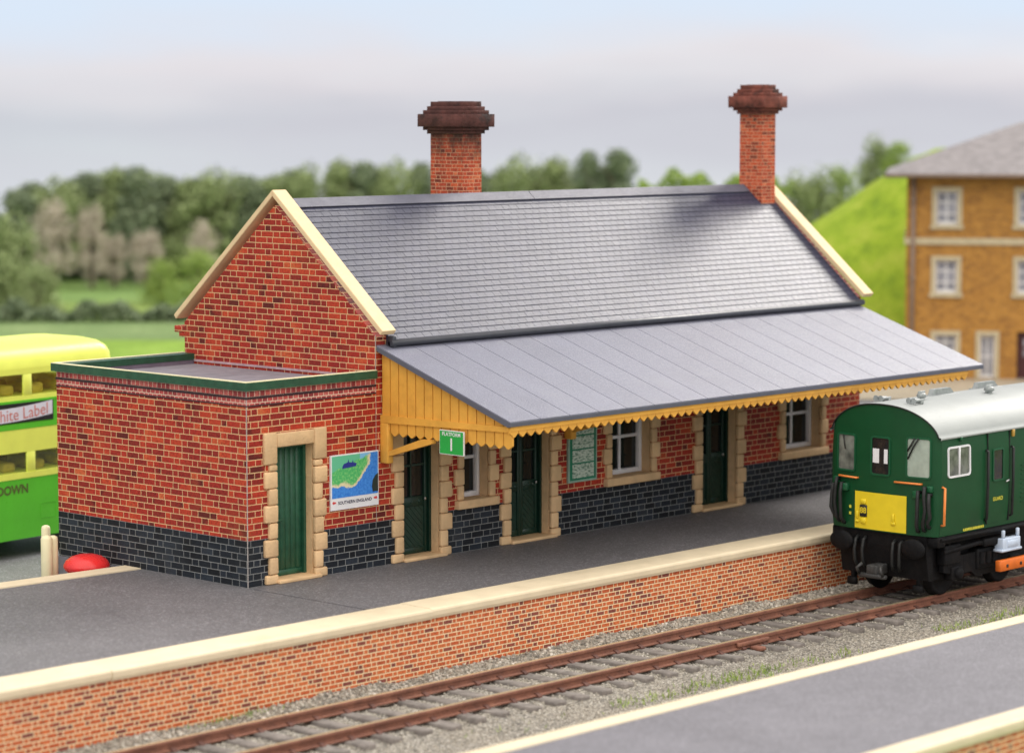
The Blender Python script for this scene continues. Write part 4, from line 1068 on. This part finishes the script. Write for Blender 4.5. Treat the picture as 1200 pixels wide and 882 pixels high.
mb.add([p for r_ in rings for p in r_], [(k*n_+i, k*n_+(i+1) % n_, (k+1)*n_+(i+1) % n_, (k+1)*n_+i) for k in range(len(rings)-1) for i in range(n_)]+[tuple((len(rings)-1)*n_+i for i in range(n_))], smooth=True)
mb.build('roof', M['bus_yellow'], bs)
for zz, c0 in (((.621, 1.03), .90), ((2.171, 2.60), .835)):
    x = c0-1.55*4
    while x < BX1-.2:
        if x > BX0+.2:
            for ya, yb_ in ((.0, .06), (BW-.06, BW)): mb = MB(); mb.bbox(x-.115, x+.115, ya, yb_, z_(zz[0])-.004, z_(zz[1])+.004, .012, 1); mb.build('window_pillar', M['bus_yellow'], bs)
        x += 1.55
# advertisement between decks
mb = MB(); mb.box(-1.9, 1.50, -.02, -.001, z_(1.635), z_(2.028)); ad = mb.build('advert_panel', M['soft_black'], bs)
mb = MB(); k_ = 17; va = []
sagf = lambda x: .085*max(0, (x+.15)/1.55)**2
for i in range(k_):
    x = -1.70+3.17*i/(k_-1); va += [(x, -.024, z_(1.655)+sagf(x)), (x, -.024, z_(1.925)+sagf(x)+.01)]
mb.add(va, [(2*i, 2*i+2, 2*i+3, 2*i+1) for i in range(k_-1)]); mb.build('banner', M['ad_white'], ad, fixn=False)
me = text_mesh('White Label', .335, 'RIGHT'); mb = MB()
mb.add([(1.36+v.co.x, -.028, z_(1.785)+v.co.y+sagf(1.36+v.co.x)) for v in me.vertices], [list(p.vertices) for p in me.polygons]); mb.build('lettering', M['ad_red'], ad, fixn=False)
mb = MB(); mb.mesh(text_mesh('DOWN', .25, 'RIGHT', bold=.009), face_y(.80, -.006, z_(.285))); mb.build('lettering', M['bus_text'], bs)
mb = MB(); 
for a, b, c_, d_ in ((1.12, 1.55, -.36, -.05),):
    for q in ((a, b, c_, c_+.014), (a, b, d_-.014, d_), (a, a+.014, c_+.0145, d_-.0145), (b-.014, b, c_+.0145, d_-.0145)): mb.box(q[0], q[1], -.006, .01, z_(q[2]), z_(q[3]))
mb.build('panel_seam', M['bus_green'], bs)
for x in (-4.2, .9, 1.9):
    if x == .9: continue
    for y in (.18, BW-.18):
        mb = MB(); mb.lathe([(.001, -.14), (.40, -.14), (.44, -.1), (.44, .1), (.40, .14), (.2, .12), (.001, .12)], 24, M4=Matrix.Translation((x, y, .44)) @ Matrix.Rotation(R(90), 4, 'X')); mb.build('wheel', M['soft_black'], bs)
M['bus_seat'] = paint('bus_seat', (.62, .52, .08), .7, .2, 6)
for zz, hh in ((.62, .19), (2.17, .20)):
    x = BX0+.75
    while x < BX1-.5:
        for ya in (.22, 1.30): mb = MB(); mb.bbox(x, x+.34, ya, ya+.80, z_(zz)-.01, z_(zz+hh), .07, 3); mb.build('seat', M['bus_seat'], bs)
        x += .80
# ------------------------------------------------------------------ ochre brick house (local: x along its front, y into it)
o_ = far(0, 91)
yo = Vector((43.05, 18.998, GZ))
yb = thing('yellow_brick_building', 'three storey ochre brick building with hipped grey roof in front of the grassy hill', 'building', yo, -YAW-R(8.6))
zz_ = lambda z: z-GZ
W_, DP = 11.0, 7.0
wins = [(c-.36, c+.36, z0, z1) for c in (1.33, 4.03, 6.73, 9.43) for z0, z1 in ((4.05, 5.18), (1.77, 2.88))]+[(.98, 1.70, -.40, .38), (6.4, 7.1, -.4, .38), (9.1, 9.8, -.4, .38)]
doors = [(2.48, 2.98, GZ+.06, .38)]
dark = (3.70, 4.45, GZ, .50)
ops = [(a, b, zz_(c), zz_(d)) for a, b, c, d in wins+doors+[dark]]
mb = MB(); wall_grid(mb, 0, W_, 0, zz_(5.75), ops, 0., .3); mb.box(.001, .3, .301, DP, 0, zz_(5.75)); mb.box(W_-.3, W_-.001, .301, DP, 0, zz_(5.75)); mb.box(.301, W_-.301, DP-.3, DP, 0, zz_(5.75))
mb.build('wall', M['yellow_brick'], yb, fixn=False)
mb = MB(); mb.box(.32, W_-.32, .9, 1.0, 0, zz_(5.7)); mb.build('inner_partition', M['soft_black'], yb)
M['far_pane'] = paint('far_pane', (.30, .30, .34), .15, .35, 1.5, 0, 10, .5)
M['far_frame'] = paint('far_window_frame', (.74, .73, .72), .5, .05)
def far_window(a, b, z0, z1, bars=(2, 3), door=False):
    q = part_empty('window' if not door else 'door', yb)
    mb = MB(); e = .14
    mb.box(a-e, a-.001, -.05, .12, zz_(z0), zz_(z1)); mb.box(b+.001, b+e, -.05, .12, zz_(z0), zz_(z1)); mb.box(a-e, b+e, -.05, .12, zz_(z1)+.001, zz_(z1)+.14)
    if not door: mb.box(a-e-.05, b+e+.05, -.10, .12, zz_(z0)-.13, zz_(z0)-.001)
    mb.build('stone_surround', M['far_stone'], q)
    mb = MB(); f_ = .07; y0, y1 = .12, .20
    mb.box(a+.002, a+f_, y0, y1, zz_(z0), zz_(z1)); mb.box(b-f_, b-.002, y0, y1, zz_(z0), zz_(z1)); mb.box(a+f_, b-f_, y0+.002, y1, zz_(z1)-f_, zz_(z1)); mb.box(a+f_, b-f_, y0+.002, y1, zz_(z0), zz_(z0)+f_*1.6)
    for i in range(1, bars[0]): x = a+(b-a)*i/bars[0]; mb.box(x-.025, x+.025, y0+.02, y1-.01, zz_(z0)+f_, zz_(z1)-f_)
    for i in range(1, bars[1]): z = z0+(z1-z0)*i/bars[1]; mb.box(a+f_, b-f_, y0+.024, y1-.014, zz_(z)-.025, zz_(z)+.025)
    mb.build('window_frame' if not door else 'door_frame', M['far_frame'], q)
    mb = MB(); mb.box(a+.01, b-.01, y1-.03, y1-.02, zz_(z0)+.02, zz_(z1)-.02); mb.build('pane', M['far_pane'], q)
for a, b, c, d in wins: far_window(a, b, c, d)
far_window(*doors[0], bars=(2, 2), door=True)
q = part_empty('door', yb, label='dark maroon recessed door')
mb = MB(); mb.box(3.72, 4.43, .22, .28, .01, zz_(.48)); mb.build('door_leaf', M['dark_red_door'], q)
mb = MB()
for z in (-.35, .0): mb.box(3.92, 4.2, .19, .215, zz_(z), zz_(z)+.26)
mb.build('pane', M['far_pane'], q)
mb = MB(); mb.box(-.06, W_+.06, -.07, .05, zz_(3.40), zz_(3.62)); mb.box(-.07, -.001, .051, DP, zz_(3.40), zz_(3.62)); mb.build('stone_course', M['far_stone'], yb)
ov = .72
mb = MB(); e0 = zz_(5.78); rz_ = zz_(7.45)
a0, a1, b0, b1 = -ov, W_+ov, -ov, DP+ov; yc = DP/2; xr0, xr1 = yc+.3, W_-yc-.3
vv = [(a0, b0, e0), (a1, b0, e0), (a1, b1, e0), (a0, b1, e0), (xr0, yc, rz_), (xr1, yc, rz_)]
mb.add(vv+[(x, y, z-.10) for x, y, z in vv[:4]], [(0, 1, 5, 4), (1, 2, 5), (2, 3, 4, 5), (3, 0, 4), (0, 6, 7, 1), (1, 7, 8, 2), (2, 8, 9, 3), (3, 9, 6, 0), (6, 9, 8, 7)])
fr = mb.build('hipped_roof', M['far_roof'], yb)
mb = MB(); mb.tube([(a0-.02, b0-.04, e0-.08), (a1, b0-.04, e0-.08)], .06, 8); mb.tube([(.2, -.12, e0-.2), (.2, b0-.02, e0-.12)], .05, 8); mb.build('gutter', M['pipe'], yb)
mb = MB(); mb.tube([(.22, -.10, .02), (.22, -.10, zz_(5.6))], .07, 10)
for z in (-.2, 2.2, 4.8): mb.tube([(.22, -.10, zz_(z)), (.22, -.10, zz_(z)+.12)], .095, 10)
mb.build('downpipe', M['pipe'], yb)

# ------------------------------------------------------------------ trees, bushes and hedges
def crown_mesh(name, mat, h, w, nclump, nleaf, lsize, shape, seed, base=.12):
    rnd = random.Random(seed); mb = MB(); cl = []
    for k in range(nclump):
        u = rnd.random()
        zf = base+(1-base)*u
        if shape == 'round': rad = math.sqrt(max(0, 1-((zf-.5-base/2)/(.5-base/2+.02))**2))
        elif shape == 'poplar': rad = min(1, (1-zf)*1.9+.12)*min(1, (zf-base)*4+.45)
        else: rad = math.sqrt(max(.02, 1-zf**2))
        a = rnd.random()*6.283; q = math.sqrt(rnd.random())*rad*.86
        cl.append((Vector((math.cos(a)*q*w/2, math.sin(a)*q*w/2, zf*h)), rnd.uniform(.13, .27)*w))
    for k in range(nleaf):
        c, r_ = cl[rnd.randrange(nclump)]
        d = Vector((rnd.gauss(0, 1), rnd.gauss(0, 1), rnd.gauss(0, 1))).normalized()
        p = c+d*r_*(.45+.6*rnd.random()**.5)
        p.z = max(p.z, .02)
        n_ = (d+Vector((rnd.gauss(0, .5), rnd.gauss(0, .5), rnd.gauss(0, .5)+.3))).normalized()
        a1 = n_.orthogonal().normalized(); a1 = (Matrix.Rotation(rnd.random()*6.28, 3, n_) @ a1); a2 = n_.cross(a1)
        s_ = lsize*rnd.uniform(.6, 1.3)
        mb.add([p-a1*s_-a2*s_*.2, p-a2*s_*.7, p+a1*s_+a2*s_*.1, p+a2*s_*.7], [(0, 1, 2, 3)])
    zs = sorted(v[2] for v in mb.v); kz = h/zs[int(len(zs)*.995)]
    mb.v = [(x, y, z*kz) for x, y, z in mb.v]
    o = mb.build(name, M[mat], None, fixn=False); me = o.data; bpy.data.objects.remove(o); return me
def trunk_mesh(h, w, seed):
    rnd = random.Random(seed); mb = MB()
    mb.tube([(0, 0, -.3), (.03*w, 0, h*.25), (-.02*w, .02*w, h*.55), (0, 0, h*.85)], [.05*w+.05, .04*w+.04, .025*w+.03, .015], 8)
    for k in range(7):
        a = rnd.random()*6.28; z = h*rnd.uniform(.25, .7); q = w*rnd.uniform(.25, .42)
        mb.tube([(0, 0, z), (math.cos(a)*q*.5, math.sin(a)*q*.5, z+h*.09), (math.cos(a)*q, math.sin(a)*q, z+h*.2)], [.03*w, .018*w, .008], 6)
    o = mb.build('trunk', M['bark'], None); me = o.data; bpy.data.objects.remove(o); return me
KINDS = {
 'broad': (crown_mesh('crown', 'leaf_mid', 6, 4.2, 46, 5600, .12, 'round', 1, .16), trunk_mesh(6, 4, 1), 6, 4.2),
 'broad2': (crown_mesh('crown', 'leaf_mid', 6, 3.6, 40, 5000, .12, 'poplar', 5, .12), trunk_mesh(6, 3.6, 6), 6, 3.6),
 'dark': (crown_mesh('crown', 'leaf_dark', 6, 3.4, 40, 5000, .12, 'poplar', 2, .10), trunk_mesh(6, 3, 2), 6, 3.4),
 'pale': (crown_mesh('crown', 'leaf_pale', 5, 3.6, 34, 3600, .09, 'round', 3, .14), trunk_mesh(5, 3.6, 3), 5, 3.6),
 'bush': (crown_mesh('foliage', 'leaf_light', 2.4, 2.8, 30, 5000, .06, 'dome', 4, .05), trunk_mesh(2.0, 1.6, 4), 2.4, 2.8),
 'shrub': (crown_mesh('foliage', 'leaf_mid', 2.4, 3.2, 32, 5000, .07, 'dome', 8, .04), trunk_mesh(2.0, 1.6, 4), 2.4, 3.2),
}
def plant(name, kind, s_, t_, h, w_, label, cat, group, z=None):
    cm, tm, H0, W0 = KINDS[kind]
    p = far(s_, t_, gz(t_) if z is None else z)
    e = thing(name, label, cat, p, random.random()*6.28, group)
    for nm, me in (('crown' if name == 'tree' else 'foliage', cm), ('trunk' if name == 'tree' else 'stem', tm)):
        o = bpy.data.objects.new(nm, me); COL.objects.link(o); o.parent = e; o.scale = (w_/W0, w_/W0, h/H0)
    return e
WOOD = 'trees of the wood beyond the field'
# s across the view, t away, height, width
sx = lambda px, t_: (px-600)/3182.8*t_
for px, t_, h, w_, kind, label in [
  (22, 141, 5.4, 2.9, 'dark', 'dark tree at the extreme left end of the wood, its crown against the pale sky'),
  (62, 143, 5.9, 3.4, 'broad', 'green tree second from the left end of the wood, rising behind the pale bare tree'),
  (104, 146, 6.2, 3.2, 'dark', 'dark narrow tree of the wood rising above the gap between the two pale trees'),
  (140, 145, 6.5, 3.2, 'broad2', 'tall green tree of the wood just left of its highest dark crown'),
  (163, 143, 6.6, 2.8, 'dark', 'tallest dark pointed tree of the wood, left of the gable'),
  (196, 146, 6.0, 3.2, 'dark', 'dark tree of the wood right of its tallest pointed crown'),
  (222, 144, 5.9, 3.0, 'broad2', 'mid green tree of the wood above the two rounded light bushes'),
  (252, 145, 6.4, 3.4, 'broad', 'broad green tree of the wood close to the left slope of the gable'),
  (288, 146, 6.0, 3.2, 'dark', 'dark tree of the wood touching the left slope of the gable'),
  (322, 147, 6.0, 3.2, 'broad2', 'green tree seen straight behind the peak of the gable'),
  (362, 148, 6.3, 3.2, 'broad', 'green tree rising over the roof ridge just right of the gable peak'),
  (396, 149, 6.6, 3.2, 'broad2', 'second tree over the roof ridge to the right of the gable peak'),
  (428, 149, 6.5, 3.0, 'dark', 'dark tree over the roof ridge midway between gable peak and wide chimney'),
  (462, 149, 6.5, 3.2, 'broad', 'green tree over the roof ridge left of the wide chimney'),
  (494, 150, 6.4, 2.8, 'dark', 'dark tree partly hidden by the left side of the wide chimney'),
  (560, 150, 6.0, 3.0, 'dark', 'dark tree partly hidden by the right side of the wide chimney'),
  (608, 149, 6.8, 3.4, 'broad', 'broad green tree first to the right of the wide chimney'),
  (650, 150, 6.7, 3.4, 'broad2', 'green tree between the wide chimney and the two dark upright trees'),
  (688, 148, 7.1, 2.2, 'dark', 'narrow dark upright tree, left one of two standing above the roof ridge'),
  (724, 148, 7.2, 2.9, 'dark', 'wider dark upright tree, right one of two standing above the roof ridge'),
  (40, 147, 5.6, 3.4, 'dark', 'dark tree of the wood filling the gap behind the left most pale tree'),
  (84, 148, 5.7, 3.6, 'broad2', 'green tree of the wood between the two pale bare trees, set back'),
  (122, 148, 6.1, 3.4, 'broad', 'green tree of the wood set back just left of the tallest pair'),
  (180, 148, 6.1, 3.4, 'broad', 'green tree of the wood set back directly right of the tallest dark tree'),
  (236, 148, 5.8, 3.4, 'dark', 'dark tree of the wood set back between the two trees above the light bushes'),
  (270, 148, 6.0, 3.4, 'broad', 'green tree of the wood set back left of the tree touching the gable slope'),
  (305, 149, 5.8, 3.4, 'dark', 'dark tree of the wood set back just left of the gable peak'),
  (345, 150, 6.0, 3.4, 'dark', 'dark tree set back over the roof ridge nearest the gable peak'),
  (412, 151, 6.2, 3.4, 'broad', 'green tree set back over the ridge beside the dark middle tree'),
  (446, 151, 6.2, 3.4, 'broad2', 'green tree set back over the ridge left of the wide chimney'),
  (630, 151, 6.2, 3.4, 'dark', 'dark tree set back in the clump right of the wide chimney'),
  (665, 151, 6.2, 3.2, 'broad', 'green tree set back beside the left upright dark tree'),
  (706, 150, 6.2, 2.4, 'dark', 'dark tree set back between the two upright dark trees'),
]: plant('tree', kind, sx(px, t_), t_, h*(.90 if px < 340 else .94), w_*1.12, label, 'tree', WOOD)
for px, t_, h, w_, label in [(62, 136, 4.5, 2.3, 'large pale grey bare looking tree at the front of the wood on the left'), (108, 137, 4.2, 1.6, 'pale grey bare looking tree, narrower neighbour of the largest pale one'),
   (172, 138, 2.9, 2.0, 'low pale brownish tree at the foot of the tallest dark tree'), (236, 138, 3.4, 1.8, 'low pale brownish tree behind the rounded light bushes'), (134, 138, 2.7, 1.5, 'pale thin tree in front of the wood, right of the two largest pale ones')]:
    plant('tree', 'pale', sx(px, t_), t_, h, w_, label, 'tree', 'pale bare trees along the wood')
for px, t_, h, w_, kind, label in [
  (190, 127, 2.1, 2.2, 'bush', 'small rounded light green bush at the field edge left of the gable'),
  (232, 124, 2.7, 3.0, 'bush', 'larger rounded light green bush against the left slope of the gable'),
  (18, 123, 4.2, 3.9, 'shrub', 'big dark green bush at the left edge of the photo beside the field'),
  (-18, 121, 4.6, 3.6, 'shrub', 'dark green bush cut off by the left edge of the photo'),
  (44, 119, 2.3, 2.4, 'shrub', 'low dark green bush at the right foot of the big one on the left edge')]:
    plant('bush', kind, sx(px, t_), t_, h, w_, label, 'bush', 'bushes along the field')
for px, t_, h, w_, z, kind, label in [
  (935, 112, 3.0, 2.4, 2.6, 'shrub', 'bush beside the slim chimney, lowest of the row climbing the hill'),
  (962, 111, 2.7, 2.3, 3.1, 'shrub', 'second bush up the row climbing the left side of the hill'),
  (986, 112, 2.1, 1.9, 3.8, 'bush', 'small light bush between the dark row and the rounded bush on the hill crest'),
  (1024, 113, 2.2, 1.9, 4.9, 'shrub', 'rounded green bush standing out on the hill crest against the sky'),
  (912, 114, 2.8, 2.4, 2.0, 'bush', 'light green bush just right of the slim chimney shaft'),
  (1052, 112, 1.3, 1.6, 5.6, 'bush', 'small bright green bush on the hill crest left of the grey roof corner')]:
    plant('bush', kind, sx(px, t_), t_, h, w_, label, 'bush', 'bushes along the hill crest', z-.3)
def hedge(name, s0, s1, t_, h, d, mat, label, z=None, n_=None, seed=3):
    rnd = random.Random(seed); mb = MB(); n_ = n_ or int((s1-s0)*420)
    for k in range(n_):
        s_ = rnd.uniform(s0, s1); bump_ = .75+.25*math.sin(s_*1.7)+.2*math.sin(s_*4.1+1)
        zz = rnd.random()**.7*h*bump_; p = far(s_, t_+rnd.gauss(0, d*.35), (GZ if z is None else z)+zz)
        n2 = Vector((rnd.gauss(0, 1), rnd.gauss(0, 1)-.4, rnd.gauss(0, 1)+.5)).normalized(); a1 = n2.orthogonal().normalized(); a1 = Matrix.Rotation(rnd.random()*6.28, 3, n2) @ a1; a2 = n2.cross(a1); s2 = rnd.uniform(.06, .15)
        mb.add([p-a1*s2, p-a2*s2*.7, p+a1*s2, p+a2*s2*.7], [(0, 1, 2, 3)])
    o = mb.build(name, M[mat], None, fixn=False); tag(o, label, 'hedge'); return o
uw = hedge('wood_undergrowth', -36, 24, 147.5, 3.0, 3.0, 'leaf_dark', None, seed=21)
uw['kind'] = 'stuff'; del uw['category']
hedge('hedge', -27, -11, 116, .85, 1.0, 'leaf_dark', 'long dark hedge across the field on the left, in front of the wood')
hedge('hedge', 6.2, 14, 133, 1.3, 1.4, 'leaf_light', 'low light green hedge line on the skyline left of the slim chimney', z=3.6, seed=9)
